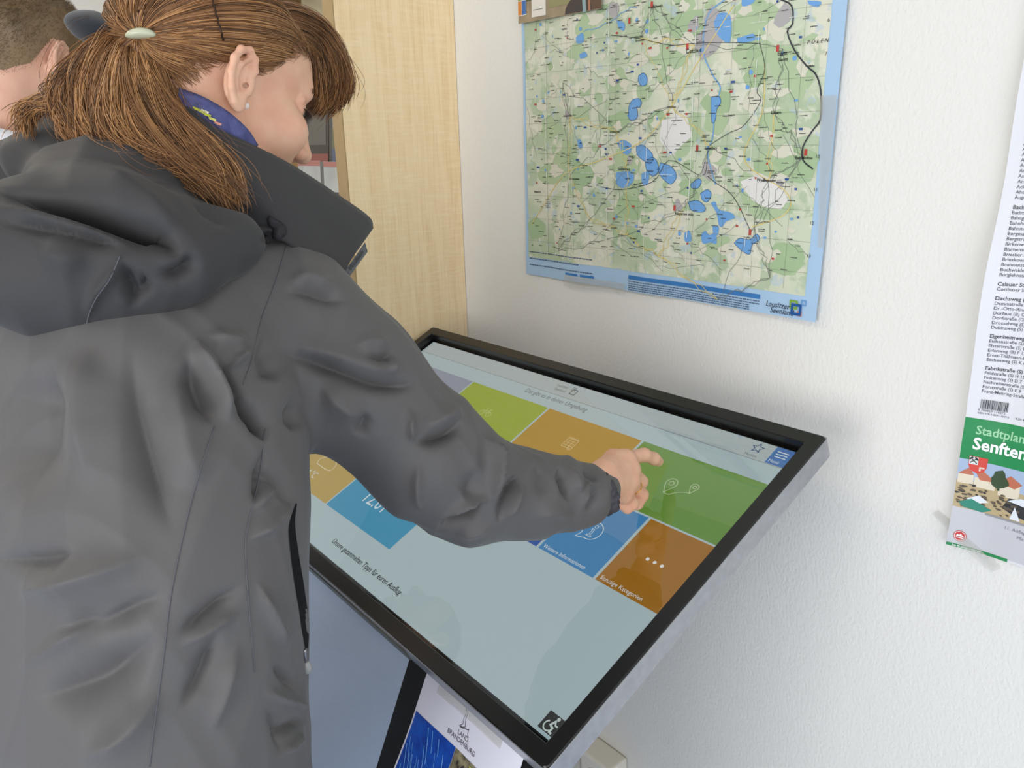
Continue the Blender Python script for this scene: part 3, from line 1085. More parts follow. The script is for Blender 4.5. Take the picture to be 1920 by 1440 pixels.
tp_print('barcode', (46, 46, 50), .0008, barcode)
IDX = '''A|Am Bahnhof (S) G 4|Am Damm (S) H 9|Am Erlengrund (B) C 6|Am Neumarkt (S) H 8|Am Schloss (S) G 8|Am See (G) G 12|Am Stadthafen (S) F 9|Am Steindamm (S) K 8|Am Wasser (S) H 10|Am Wiesengrund (B) E 5|Am Winkel (S) F 13-16|An den Feldern (B) C 7|An der Insel (S) G 9|An der Bahn (S) H 4|An der Glashütte (S) E 8|An der Turnhalle (S) F 7|Ackerstraße (S) H 9|Ahornweg (S) K 6|August-Bebel-Straße (S) G 7|~|Bachstraße (S) H 7|Badstraße (S) G 8|Bahngasse (S) G 8|Bahnhofstraße (S) H 6|Bahnmeistergasse (S) H 5|Bergmannstraße (S) F 8|Bergstraße (S) J 8|Birkenweg (B) D 6|Blumenstraße (S) K 7|Briesker Straße (S) E 9|Brieskower Weg (B) B 4|Brunnenstraße (S) J 9|Buchwalder Straße (S) K 9|Burglehnstraße (S) H 8|~|Calauer Straße (S) K 5-6|Cottbuser Straße (S) L 4|~|Dachsweg (S) M 7|Dammstraße (S) H 9|Dr.-Otto-Rindt-Straße (S) K 5|Dorfaue (B) C 6|Dorfstraße (G) N 11|Drosselweg (S) D 13|Dubinaweg (S) I 8|~|Eigenheimweg (S) P 10|Eichenstraße (S) E 15-16|Elsterstraße (S) D 12|Erlenweg (B) F 12|Ernst-Thälmann-Straße (S) H 7|Eschenweg (S) K 6|~|Fabrikstraße (S) E 12|Feldstraße (S) H 15|Finkenweg (S) D 7|Fischreiherstraße (S) H 13|Forststraße (S) E 9|Franz-Mehring-Straße (S) L 8|Friedensstraße (S) H 6|Friedhofstraße (S) J 10|Försterweg (S) H 11-12'''.split('|')


def index_col(p, x0, z_top, z_bot):
    z = z_top
    dz = .0061
    first = True
    for s in IDX:
        if s == '~':
            z -= dz * .9
            first = True
            continue
        p.text(s, (x0, z), .0058 if not first else .0066, bold=.00003 if not first else .00012, sx=.92)
        first = False
        z -= dz
        if z < z_bot:
            break


tp_print('street_index', (66, 68, 74), .0007, lambda p: index_col(p, TX0 + .013, 1.482, 1.122))
tape([(1750, 962), (1762, 955), (1880, 1062), (1862, 1070)], 'grey tape strip across lower left corner of the town plan', fn=lambda x, z: tp_pt(max(x, TX0 - .0), z, .002) if x > TX0 else (x, WALL_Y - .004, z))

# ------------------------------------------------------------------ wall sockets at the skirting
M_SOCK = mat('white_socket_plastic', srgb(232, 226, 212), 0.35, 0.5)
M_BLACK = mat('black_plastic', srgb(20, 20, 24), 0.4, 0.5)


def lathe(center, axis, prof, n=24):
    axis = np.asarray(axis, float)
    axis /= np.linalg.norm(axis)
    a = np.cross(axis, (0.3, 0.1, 0.95)); a /= np.linalg.norm(a)
    b = np.cross(axis, a)
    v, f = [], []
    for (r, h) in prof:
        for j in range(n):
            an = 2 * math.pi * j / n
            v.append(np.asarray(center) + axis * h + r * (math.cos(an) * a + math.sin(an) * b))
    for i in range(len(prof) - 1):
        for j in range(n):
            f.append((i * n + j, i * n + (j + 1) % n, (i + 1) * n + (j + 1) % n, (i + 1) * n + j))
    f.append(tuple(range(n))[::-1])
    f.append(tuple((len(prof) - 1) * n + j for j in range(n)))
    return v, f


SOCK_X = (-1.050, -0.948)
for i, (sx_, lab, dep) in enumerate(((SOCK_X[0], 'white wall socket with black plug, just behind screen corner', .045), (SOCK_X[1], 'empty white wall socket box, right of the plugged socket', .058))):
    t = empty('wall_socket', (sx_, WALL_Y, 0.06), lab, 'socket', 'sockets above the skirting')
    yb = WALL_Y - .001
    bm_obj('housing', box_bm((sx_ - .045, yb - dep, .040), (sx_ + .045, yb, .140), .007, seg=3), M_SOCK, t, True)
    v, f = lathe((sx_, yb - dep - .0004, .090), (0, 1, 0), [(.024, 0), (.024, .001), (.0215, .0012), (.0215, .0014)])
    mesh_obj('socket_ring', v, f, mat('socket_recess', srgb(196, 190, 178), .5), t, True)
pl = empty('power_plug', (SOCK_X[0], WALL_Y - .046, .090), 'round black power plug in the wall socket', 'plug')
v, f = lathe((SOCK_X[0], WALL_Y - .0475, .090), (0, -1, 0), [(.019, 0), (.0195, .010), (.0185, .018), (.012, .030), (.008, .042)])
mesh_obj('body', v, f, M_BLACK, pl, True)
v, f = tube(spline([(SOCK_X[0], WALL_Y - .088, .090), (SOCK_X[0] - .01, WALL_Y - .12, .080), (SOCK_X[0] - .05, WALL_Y - .15, .02), (SOCK_X[0] - .16, WALL_Y - .16, .006), (-1.3, .86, .006)], 20), .0034)
mesh_obj('cord', v, f, M_BLACK, pl, True)

# ------------------------------------------------------------------ touch screen kiosk
RM = np.array([[0.9994566084397614, -0.02461861164168022, 0.021918298449596085],
               [-0.03154207138790194, -0.9073814743889114, 0.4191228431717427],
               [0.00957003545708876, -0.4195864438904587, -0.9076649329596849]])
KC = np.array([-0.995578, 0.752421, 0.897774])
KW, KH = 0.941, 0.941 * 9 / 16
KU, KV, KN = RM[:, 0], RM[:, 1], -RM[:, 2]
KS = 0.94                                            # overall kiosk size (about a 40 inch panel)
KCS = np.array([0, 0, CAM_H]) + (KC - np.array([0, 0, CAM_H])) * KS


def kp(u, v, h=0.0):
    """point on the screen: u to the right, v towards the user, h above the glass (u, v in 0..1)"""
    return km((u - .5) * KW, (v - .5) * KH, h)


def km(a, b, h=0.0):
    """same in metres from the screen centre"""
    return KCS + (KU * a + KV * b + KN * h) * KS


kiosk = empty('touch_screen_kiosk', tuple(KCS - np.array([0, 0, KCS[2]])), 'large tilted touch screen kiosk in black and silver frame', 'kiosk')
M_KBLK = mat('kiosk_black_frame', srgb(24, 24, 24), 0.28, 0.5, noise=(8, .3, srgb(30, 29, 27)))
M_KSIDE = mat('brushed_aluminium', srgb(168, 170, 174), 0.36, 0.5, metal=0.6, noise=(90, .4, srgb(140, 142, 146)))
M_KBEZ = mat('glossy_black_bezel', srgb(8, 8, 9), 0.15, 0.5)


def kiosk_ring(name, a0, b0, a1, b1, oa0, ob0, oa1, ob1, h_lo, h_hi, m, rc=0.0, bevel=0.0015):
    """rectangular ring between an inner and an outer rectangle (metres)"""
    bm = bmesh.new()

    def loop(x0, y0, x1, y1, h, r):
        pts = []
        for cx, cy, s in ((x1 - r, y1 - r, 0), (x0 + r, y1 - r, 1), (x0 + r, y0 + r, 2), (x1 - r, y0 + r, 3)):
            for k in range(5):
                an = math.pi / 2 * (s + k / 4)
                pts.append((cx + r * math.cos(an), cy + r * math.sin(an)))
        return [bm.verts.new(Vector(km(x, y, h))) for x, y in pts]
    ri = 0.001
    L = [loop(a0, b0, a1, b1, h_lo, ri), loop(a0, b0, a1, b1, h_hi - bevel, ri), loop(a0 - bevel, b0 - bevel, a1 + bevel, b1 + bevel, h_hi, ri),
         loop(oa0 + bevel, ob0 + bevel, oa1 - bevel, ob1 - bevel, h_hi, max(rc - bevel, ri)), loop(oa0, ob0, oa1, ob1, h_hi - bevel, max(rc, ri)), loop(oa0, ob0, oa1, ob1, h_lo, max(rc, ri))]
    L.append(L[0])
    for A, B in zip(L[:-1], L[1:]):
        n = len(A)
        for i in range(n):
            try:
                bm.faces.new((A[i], A[(i + 1) % n], B[(i + 1) % n], B[i]))
            except ValueError:
                pass
    bmesh.ops.recalc_face_normals(bm, faces=bm.faces[:])
    return bm_obj(name, bm, m, kiosk)


hw, hh = KW / 2, KH / 2
BZ, FR = 0.007, 0.030
FH = 0.013
kiosk_ring('front_frame', -hw - BZ, -hh - BZ, hw + BZ, hh + BZ, -hw - FR, -hh - FR, hw + FR, hh + FR, -.012, FH, M_KBLK, .008)
kiosk_ring('side_band', -hw - FR + .0005, -hh - FR + .0005, hw + FR - .0005, hh + FR - .0005, -hw - FR - .0012, -hh - FR - .0012, hw + FR + .0012, hh + FR + .0012, -.021, FH - .002, M_KSIDE, .009, .0005)
# back housing, set in from the band
bm = bmesh.new()
vs = [[bm.verts.new(Vector(km(sx_ * (hw + FR - ins - .05), sy_ * (hh + FR - ins), h))) for sx_, sy_ in ((-1, -1), (1, -1), (1, 1), (-1, 1))] for ins, h in ((.006, -.0125), (.006, -.055), (.03, -.075))]
for A, B in zip(vs[:-1], vs[1:]):
    for i in range(4):
        bm.faces.new((A[i], A[(i + 1) % 4], B[(i + 1) % 4], B[i]))
bm.faces.new(vs[0]); bm.faces.new(vs[-1][::-1])
bmesh.ops.recalc_face_normals(bm, faces=bm.faces[:])
bm_obj('back_housing', bm, mat('kiosk_olive_grey_metal', srgb(96, 98, 92), .4, .5, metal=.3), kiosk)
M_OLIVE = MATS['kiosk_olive_grey_metal']
bm = bmesh.new()
pts = [bm.verts.new(Vector(km(a, b, h))) for h in (-.0215, .0) for a, b in ((-hw - FR + .012, hh + FR - .01), (.200, hh + FR - .01), (.200, hh + FR + .0032), (-hw - FR + .012, hh + FR + .0032))]
for fc in ((3, 2, 1, 0), (4, 5, 6, 7), (0, 1, 5, 4), (1, 2, 6, 5), (2, 3, 7, 6), (3, 0, 4, 7)):
    bm.faces.new([pts[i] for i in fc])
bmesh.ops.recalc_face_normals(bm, faces=bm.faces[:])
bm_obj('lower_skirt', bm, M_OLIVE, kiosk)
# display panel with its lit picture, glass pane above
bm = bmesh.new()
vs = [bm.verts.new(Vector(km(a, b, -.0045))) for a, b in ((-hw - BZ, -hh - BZ), (hw + BZ, -hh - BZ), (hw + BZ, hh + BZ), (-hw - BZ, hh + BZ))]
bm.faces.new(vs[::-1])
display = bm_obj('display', bm, M_KBEZ, kiosk)


def kfit(pr, name, col, strength, h):
    m = glow('lit_%s' % name, srgb(*col), strength)
    o = mesh_obj(name, [kp(a, b, h) for a, b in pr.v], [f[::-1] if True else f for f in pr.f], m, display)
    return o


def ktile(name, col, u0, v0, u1, v1, h=-.0038, e=1.0):
    pr = Print()
    pr.rect(u0, v0, u1, v1)
    return kfit(pr, name, col, e, h)


E_S = 0.72
ktile('lit_background', (180, 200, 204), 0, 0, 1, 1, -.0043, E_S)
G1, G2, G3, G4 = (.137, .374), (.380, .615), (.621, .864), None
ktile('grey_blue_tile', (150, 158, 176), 0, .137, .257, .374, e=E_S)
ktile('lime_cycling_tile', (158, 178, 60), .261, .137, .505, .374, e=E_S)
ktile('amber_calendar_tile', (186, 146, 56), .510, .137, .748, .374, e=E_S)
ktile('green_route_tile', (104, 150, 62), .753, .137, .997, .374, e=E_S)
ktile('teal_tile', (90, 150, 160), 0, .380, .257, .615, e=E_S)
ktile('green_tile', (128, 160, 70), .261, .380, .505, .615, e=E_S)
ktile('dark_blue_tile', (40, 84, 166), .510, .380, .748, .615, e=E_S)
ktile('blue_information_tile', (62, 136, 190), .753, .380, .874, .615, e=E_S)
ktile('orange_category_tile', (164, 112, 30), .879, .380, .997, .615, e=E_S)
ktile('ochre_weather_tile', (192, 164, 84), 0, .621, .257, .864, e=E_S)
ktile('blue_clock_tile', (56, 152, 190), .261, .621, .503, .864, e=E_S)
ktile('header_bar', (180, 192, 194), .001, .002, .964, .068, -.0040, E_S)
ktile('header_rule', (150, 158, 160), .001, .0685, .999, .0715, -.0039, E_S)
ktile('menu_tile', (66, 116, 182), .965, .001, .999, .068, -.0037, E_S)
ktile('access_tile', (72, 74, 74), .970, .946, .999, .992, -.0038, 0.5)


def ktext(name, col, items, e=E_S, h=-.0033):
    for s, u, v, size, kw in items:
        pr = Print()
        k = dict(kw)
        tv, tf = text_geo(s, size, **k)
        n = len(pr.v)
        pr.v += [(u + x / KW, v - y / KH) for x, y in tv]
        pr.f += [tuple(i + n for i in q)[::-1] for q in tf]
        kfit(pr, name, col, e, h)


IT = dict(shear=.18, sx=.88)
ktext('dark_lettering', (26, 36, 42), [('Unsere gesammelten Tipps für euren Ausflug', .372, .956, .0142, dict(sx=.86, bold=.00025))], 0.6)
ktext('heading_lettering', (96, 104, 108), [('Das gibt es in deiner Umgebung', .412, .102, .0155, dict(sx=.84, shear=.1)), ('Lausitzer', .470, .030, .0095, IT), ('Seenland', .473, .050, .0095, IT), ('Merken', .926, .0635, .0075, dict(sx=.9))], 0.6)
ktext('tile_lettering', (226, 234, 236), [('Weitere Informationen', .759, .607, .0098, dict(sx=.95)), ('Sonstige Kategorien', .884, .607, .0098, dict(sx=.95)), ('Erlebnisse', .652, .607, .0115, dict(sx=.95)),
                                           ('12:01', .326, .782, .042, dict(sx=.85)), ('14 °C', .105, .815, .022, dict(sx=.85)), ('Menü', .968, .0615, .0085, dict(sx=.9))], E_S)


def kicon(name, col, fill, e=E_S, h=-.0032):
    """icon drawn in metres from the screen centre (a right, b towards the user)"""
    pr = Print()
    fill(pr)
    pr.v = [(a / KW + .5, b / KH + .5) for a, b in pr.v]
    return kfit(pr, name, col, e, h)


def uvm(u, v):
    return np.array([(u - .5) * KW, (v - .5) * KH])


def pin(p, c, s):
    pts = [(c[0] + s * math.cos(a), c[1] - s * 1.2 + s * math.sin(a)) for a in np.linspace(math.radians(150), math.radians(390), 16)]
    p.line(pts + [(c[0], c[1] + s * .9)], .0013, True)
    p.circle((c[0], c[1] - s * 1.2), s * .42, 14, .0013)


def ic_route(p):
    a, b = uvm(.861, .268), uvm(.900, .246)
    pin(p, a, .0095); pin(p, b, .0065)
    p.line(spline([a + [0, .009], a + [.010, .009], a + [.018, .001], b + [-.006, .006], b + [0, .006]], 14), .0012)


def ic_bike(p):
    c = uvm(.380, .252)
    for s in (-1, 1):
        p.circle(c + [s * .010, .002], .0062, 16, .0010)
    p.line([c + [-.010, .002], c + [-.004, -.006], c + [.006, -.006], c + [.010, .002]], .0010)
    p.line([c + [-.004, -.006], c + [0, .002], c + [.006, -.006]], .0010)
    p.line([c + [.006, -.006], c + [.005, -.010], c + [.009, -.010]], .0010)
    p.line([c + [-.006, -.009], c + [-.002, -.009]], .0010)


def ic_cal(p):
    c = uvm(.626, .246)
    p.line([c + [x, y] for x, y in ((-.012, -.012), (.012, -.012), (.012, .010), (-.012, .010))], .0012, True)
    for x in (-.008, -.003, .003, .008):
        p.line([c + [x, -.015], c + [x, -.010]], .0012)
    for y in (-.006, -.001, .005):
        p.line([c + [-.009, y], c + [.009, y]], .0010)
    for x in (-.004, .003):
        p.line([c + [x, -.007], c + [x, .007]], .0010)
    p.circle(c + [.008, .009], .0045, 12, .0010)


def ic_info(p):
    c = uvm(.811, .492)
    pts = [c + [.0165 * math.cos(a), .0165 * math.sin(a)] for a in np.linspace(math.radians(-215 + 360), math.radians(-215 + 45), 30)]
    pts = [c + [.0165 * math.cos(a), .0165 * math.sin(a)] for a in np.linspace(math.radians(100), math.radians(-215), 30)]
    p.line(pts + [c + [-.018, .020]], .0013, True)
    p.circle(c + [.001, -.0085], .0026, 10, .0011)
    p.line([c + [-.003, -.003], c + [.002, -.003], c + [.002, .009], c + [.005, .009], c + [.005, .011], c + [-.004, .011], c + [-.004, .009], c + [-.001, .009], c + [-.001, -.001], c + [-.003, -.001]], .0010, True)


def ic_dots(p):
    for k in (-1, 0, 1):
        p.circle(uvm(.938, .495) + [k * .0125, 0], .0028, 12)


def ic_cloud(p):
    c = uvm(.145, .735)
    p.line(spline([c + [-.03, .012], c + [-.036, 0], c + [-.026, -.010], c + [-.014, -.018], c + [.004, -.014], c + [.018, -.010], c + [.026, 0], c + [.020, .012], c + [-.03, .012]], 26), .0016)


def ic_menu(p):
    c = uvm(.981, .028)
    for k in (-1, 0, 1):
        p.line([c + [-.0085, k * .0052], c + [.0085, k * .0052]], .0017)


kicon('route_pins_icon', (188, 206, 164), ic_route)
kicon('bicycle_icon', (206, 216, 150), ic_bike)
kicon('calendar_icon', (222, 202, 150), ic_cal)
kicon('information_icon', (206, 226, 236), ic_info)
kicon('three_dots_icon', (236, 238, 236), ic_dots)
kicon('cloud_icon', (232, 222, 190), ic_cloud)
kicon('menu_icon', (226, 234, 240), ic_menu)


def ic_star(p):
    c = uvm(.939, .028)
    p.line([c + [(.0098 if k % 2 == 0 else .0044) * math.sin(k * math.pi / 5), -(.0098 if k % 2 == 0 else .0044) * math.cos(k * math.pi / 5)] for k in range(10)], .0014, True)


kicon('star_icon', (44, 78, 132), ic_star, .6)
kicon('heading_emblem', (96, 104, 108), lambda p: (p.line([uvm(.524, .035) + [x, y] for x, y in ((-.006, -.006), (.006, -.006), (.006, .007), (-.006, .007))], .0022, True), p.line([uvm(.518, .022) + [x, y] for x, y in ((-.004, -.004), (.004, -.004), (.004, .004), (-.004, .004))], .0012, True)), .6)


def ic_access(p):
    c = uvm(.985, .969)
    p.circle(c + [.0035, -.0088], .0024, 12)
    pts = [c + [-.0025 + .0062 * math.cos(a), .0040 + .0062 * math.sin(a)] for a in np.linspace(math.radians(-120), math.radians(-320), 14)]
    p.line(pts, .0018)
    p.line([c + [.0022, -.0052], c + [-.0010, .0016], c + [.0042, .0036], c + [.0040, .0092], c + [.0068, .0096]], .0028)
    p.line([c + [.0022, -.0046], c + [.0052, -.0008], c + [.0084, -.0008]], .0020)


kicon('wheelchair_icon', (206, 222, 218), ic_access, .7)
kicon('lit_rule', (170, 196, 204), lambda p: p.rect(*(uvm(.970, .9945)), *(uvm(.999, .998))), .7)

gm = bpy.data.materials.new('screen_glass')
gm.use_nodes = True
nt = gm.node_tree
nt.nodes.clear()
out = nt.nodes.new('ShaderNodeOutputMaterial')
mx = nt.nodes.new('ShaderNodeMixShader')
tr = nt.nodes.new('ShaderNodeBsdfTransparent')
gl = nt.nodes.new('ShaderNodeBsdfGlossy')
gl.inputs['Roughness'].default_value = 0.015
fr = nt.nodes.new('ShaderNodeFresnel')
fr.inputs['IOR'].default_value = 1.9
nt.links.new(fr.outputs[0], mx.inputs[0])
nt.links.new(tr.outputs[0], mx.inputs[1])
nt.links.new(gl.outputs[0], mx.inputs[2])
nt.links.new(mx.outputs[0], out.inputs['Surface'])
bm = bmesh.new()
vs = [bm.verts.new(Vector(km(a, b, 0))) for a, b in ((-hw - BZ, -hh - BZ), (hw + BZ, -hh - BZ), (hw + BZ, hh + BZ), (-hw - BZ, hh + BZ))]
bm.faces.new(vs[::-1])
bm_obj('glass', bm, gm, kiosk)

# two sloping black leg plates under the front edge and a floor foot behind them
UH = np.array([KU[0], KU[1], 0]); UH /= np.linalg.norm(UH)
HU = np.array([KU[1], -KU[0], 0]); HU /= np.linalg.norm(HU)       # horizontal, towards the user
LA = math.radians(24)
LD = math.cos(LA) * np.array([0, 0, -1]) + math.sin(LA) * HU
LNRM = np.cross(KU, LD); LNRM /= np.linalg.norm(LNRM)
if LNRM @ HU < 0:
    LNRM = -LNRM
M_LEG = mat('black_leg_plate', srgb(14, 14, 16), 0.55, 0.3)
leg_top = km(0, hh + FR - .003, -.0225)


def leg_plate(a0, a1):
    top = leg_top
    Lg = (top[2] - 0.0) / -LD[2]
    bm = bmesh.new()
    pts = []
    for h in (0, -.03):
        for a, s in ((a0, 0), (a1, 0), (a1, Lg), (a0, Lg)):
            q = top + KU * a + LD * s + LNRM * h
            if s > 0:
                q = q + LD * ((q[2] - .001) / -LD[2])
            pts.append(bm.verts.new(Vector(q)))
    for f in ((0, 1, 2, 3), (7, 6, 5, 4), (0, 4, 5, 1), (1, 5, 6, 2), (2, 6, 7, 3), (3, 7, 4, 0)):
        bm.faces.new([pts[i] for i in f])
    bmesh.ops.recalc_face_normals(bm, faces=bm.faces[:])
    return bm_obj('leg_plate', bm, M_LEG, kiosk)


LEG_A0, LEG_A1 = 0.192 * KS, 0.470 * KS
leg_plate(LEG_A0, LEG_A1)
leg_plate(-LEG_A1, -.375)
q0, q1 = km(0, -.05, -.07), None
bm_obj('wall_bracket', box_bm((q0[0] - .12, q0[1] - .02, q0[2] - .10), (q0[0] + .12, WALL_Y - .001, q0[2] - .01), .003), M_LEG, kiosk)

# notice taped to the right leg plate
notice = empty('paper_notice', tuple(leg_top + KU * .28 + LD * .3), 'white notice with bird emblem and photos taped to black kiosk leg', 'notice')


def on_leg(px, py):
    q = on_plane(px, py, leg_top + LNRM * .001, LNRM)
    return np.array([(q - leg_top) @ KU, (q - leg_top) @ LD])


NA = on_leg(801, 1263)
NB = on_leg(983, 1423)
nu, nv = NA[0], NA[1]


def np_pt(a, s, lift=0.0):
    """a, s in metres from the notice's upper left corner; the lower part bows off the plate"""
    bow = 0.0015 + .010 * max(0, s - .06) ** 1.5 / .03 + .001 * math.sin(a * 40 + s * 22)
    return leg_top + KU * (nu + a) + LD * (nv + s) + LNRM * (bow + lift)


def n_grid(name, m, a0, s0, a1, s1, lift, na=14, ns=14):
    v = [np_pt(a, s, lift) for s in np.linspace(s0, s1, ns) for a in np.linspace(a0, a1, na)]
    f = [(j * na + i, j * na + i + 1, (j + 1) * na + i + 1, (j + 1) * na + i) for j in range(ns - 1) for i in range(na - 1)]
    return mesh_obj(name, v, f, m, notice)


NWD = NB[0] - NA[0]
o = n_grid('sheet', mat('notice_paper', srgb(226, 224, 236), .7, .2), 0, 0, NWD, .297, 0)
sm = o.modifiers.new('paper', 'SOLIDIFY'); sm.thickness = .0004; sm.offset = 0
blue = mat('rain_photo_print', srgb(24, 84, 186), .4, .3, noise=(60, .8, srgb(20, 50, 140)))
b1 = on_leg(782, 1335)[1] - nv
n_grid('rain_photo', blue, .003, b1, .088, .25, .0006)
n_grid('market_photo', mat('market_photo_print', srgb(150, 140, 110), .5, .3, noise=(120, .9, srgb(70, 66, 52))), .0885, b1 + .0, .16, .25, .0006)


def n_print(name, col, lift, fill):
    pr = Print()
    fill(pr)
    v = [np_pt(a, s, lift) for a, s in pr.v]
    mesh_obj(name, v, pr.f, mat('ink_%d_%d_%d' % col, srgb(*col), .5), notice)


r3 = hash_rng(12)


def rain(p):
    for k in range(34):
        a, s = r3.uniform(.006, .08), r3.uniform(b1 + .002, .16)
        L = r3.uniform(.012, .05)
        pts = [(a + L * t_ * .35, s + L * t_) for t_ in np.linspace(0, 1, 5)]
        pts = [q for q in pts if q[0] < .087]
        if len(pts) > 1:
            p.line(pts, r3.uniform(.0004, .0011))


n_print('rain_streaks', (112, 178, 236), .0010, rain)


def crowd(p):
    for k in range(46):
        p.poly(blob(r3.uniform(.091, .152), r3.uniform(b1 + .010, b1 + .06), .0018, .003, 6, .3, r3))


n_print('crowd_print', (52, 44, 44), .0010, crowd)
n_print('meadow_strip_print', (170, 168, 70), .0011, lambda p: p.poly([(.118, b1 + .004), (.158, b1 + .004), (.158, b1 + .022), (.128, b1 + .014)]))
eg = on_leg(872, 1362) - np.array([nu, nv])


def bird(p):
    c = eg
    p.line([c + [x, y] for x, y in ((-.006, -.016), (-.001, -.014), (-.002, -.006), (.001, .003), (-.004, .006), (-.009, .007), (-.004, .007), (.001, .005), (.006, .004), (.008, .002), (.008, .007), (.011, .012), (.013, .017))], .0007)
    p.line([c + [x, y] for x, y in ((-.006, -.016), (-.004, -.011), (-.005, -.004), (-.004, .002), (-.008, .006))], .0007)


n_print('bird_emblem', (60, 52, 60), .0008, bird)


def nt_text(p):
    for s, dy in (('LAND', .0165), ('BRANDENBURG', .0245)):
        v_, f_ = text_geo(s, .0085, align='CENTER', sx=.9)
        n = len(p.v)
        p.v += [(eg[0] + .002 + x, eg[1] + dy - y) for x, y in v_]
        p.f += [tuple(i + n for i in q)[::-1] for q in f_]


n_print('notice_lettering', (84, 80, 88), .0008, nt_text)
ta, tb = on_leg(830, 1273) - np.array([nu, nv]), on_leg(948, 1378) - np.array([nu, nv])
vs_ = [np_pt(a, s, .0014) for s in (ta[1] - .006, ta[1] + .020) for a in np.linspace(ta[0], tb[0], 8)]
o = mesh_obj('tape_strip', vs_, [(i, i + 1, 9 + i, 8 + i) for i in range(7)], M_TAPE)
sm = o.modifiers.new('film', 'SOLIDIFY'); sm.thickness = .0002
tag(o, 'frosted clear tape holding the notice to the black kiosk leg', 'tape')

# ------------------------------------------------------------------ people: shared builders
M_SKIN = mat('skin', srgb(226, 180, 152), 0.46, 0.4, noise=(48, 0.5, srgb(214, 152, 126)), bump=(420, .12, .001), sss=0.06)
M_SKIN_M = mat('skin_fair', srgb(222, 176, 152), 0.5, 0.4, noise=(40, 0.4, srgb(206, 146, 124)), sss=0.12)


def head_field(f, male=False):
    """head in its own axes: x right, y forward, z up, origin between the ear canals (mirror field)"""
    f.ell((0, -.008, .045), (.0725, .092, .080), k=0)
    f.ell((0, .034, .058), (.062, .068, .056), k=.02)
    f.ell((0, .045, -.020), (.056, .050, .058), k=.02)
    f.cap((0, .090, .042), (.034, .084, .042), .010, .009, k=.018)
    f.ell((0, .066, -.045), (.036, .036, .036), k=.016)
    f.ell((.042, .066, -.010), (.024, .028, .024), k=.020)
    f.chain([(.054, -.004, -.038), (.046, .030, -.072), (.016, .082, -.096)], [.018, .018, .016], k=.02)
    f.ell((0, .084, -.094), (.020, .017, .016), k=.014)
    f.ell((0, .030, -.070), (.045, .050, .030), k=.02)
    f.ell((.034, .110, .023), (.017, .018, .011), k=.012, op='sub')
    f.ell((.032, .077, .023), (.0135, .0135, .0115), k=.004)
    f.cap((.018, .090, .031), (.046, .078, .029), .0035, .003, k=.005)
    f.cap((.020, .090, .018), (.044, .080, .018), .003, .0025, k=.005)
    f.chain([(0, .096, .030), (0, .108, .010), (0, .120, -.010)], [.008, .009, .0105], k=.010)
    f.ell((.0115, .109, -.014), (.0078, .0100, .0080), k=.007)
    f.ell((.0072, .112, -.0235), (.0034, .0060, .0045), k=.002, op='sub')
    f.cap((0, .104, -.046), (.020, .092, -.049), .0060, .0035, k=.005)
    f.cap((0, .102, -.057), (.017, .092, -.055), .0066, .0040, k=.005)
    f.cap((0, .112, -.0515), (.022, .096, -.0525), .0016, .0014, k=.003, op='sub')
    # ear
    ca, sa = math.cos(.26), math.sin(.26)
    R = np.array([[ca, sa, 0], [-sa, ca, 0], [0, 0, 1]])

    def e(x, y, z):
        return np.array([.0775 + (x - .0785) * .82, y * .74 + .001, z * .90 - .002])
    f.ell(e(.0785, -.015, .004), (.0055, .0138, .0270), R=R, k=.006)
    f.ell(e(.0915, -.0135, .000), (.0090, .0076, .0140), R=R, k=.003, op='sub')
    f.ell(e(.0925, -.0120, .021), (.0075, .0044, .0052), R=R, k=.003, op='sub')
    f.chain([e(*q) for q in ((.080, -.001, .005), (.0825, .002, .018), (.0845, -.003, .029), (.0870, -.014, .0345), (.0900, -.027, .029), (.0915, -.0335, .016),
             (.0905, -.0330, .001), (.0870, -.0265, -.013), (.0825, -.0165, -.024))], [.0028, .0031, .0033, .0034, .0036, .0036, .0034, .0034, .0038], k=.003)
    f.chain([e(*q) for q in ((.0855, -.011, .026), (.0885, -.0225, .014), (.0880, -.0245, .002), (.0840, -.0180, -.010))], [.0022, .0026, .0026, .0026], k=.0035)
    f.cap(e(.0795, .003, .003), e(.0805, .001, -.007), .0036, .0036, k=.004)
    f.ell(e(.0795, -.0085, -.0230), (.0042, .0072, .0090), k=.005)
    f.ell(e(.0765, -.004, -.002), (.0060, .0036, .0048), k=.002, op='sub')


def hand_chains(f, J, k=.005, rs=1.0):
    """J: dict wrist, elbow, finger lists (metres, world); palm and five separate fingers"""
    w = np.array(J['wrist'])
    e = np.array(J['elbow'])
    f.cap(e, w, .026 * rs, .0255 * rs, k=.01)
    for n in ('index', 'middle', 'ring', 'pinky'):
        m = np.array(J[n][0])
        f.cap(w, m, .0185 * rs, .0128 * rs, k=.012)
    mm = [np.array(J[n][0]) for n in ('index', 'middle', 'ring', 'pinky')]
    for a, b in zip(mm[:-1], mm[1:]):
        f.cap(a, b, .0115 * rs, .0112 * rs, k=.008)
    for n, r0 in (('index', .0094), ('middle', .0096), ('ring', .0090), ('pinky', .0080)):
        c = J[n]
        r = np.array([r0 * 1.12, r0, r0 * .92, r0 * .80]) * rs
        f.chain(c, r, k=.0045)
    c = J['thumb']
    f.chain(c, np.array([.0175, .0130, .0112, .0090]) * rs, k=.008)


def xform(v, R, t, s=1.0):
    return (np.asarray(v) * s) @ np.asarray(R).T + np.asarray(t)


def merge(parts):
    V, Q, o = [], [], 0
    for v, q in parts:
        V.append(v)
        Q.append(q + o)
        o += len(v)
    return np.vstack(V), np.vstack(Q)


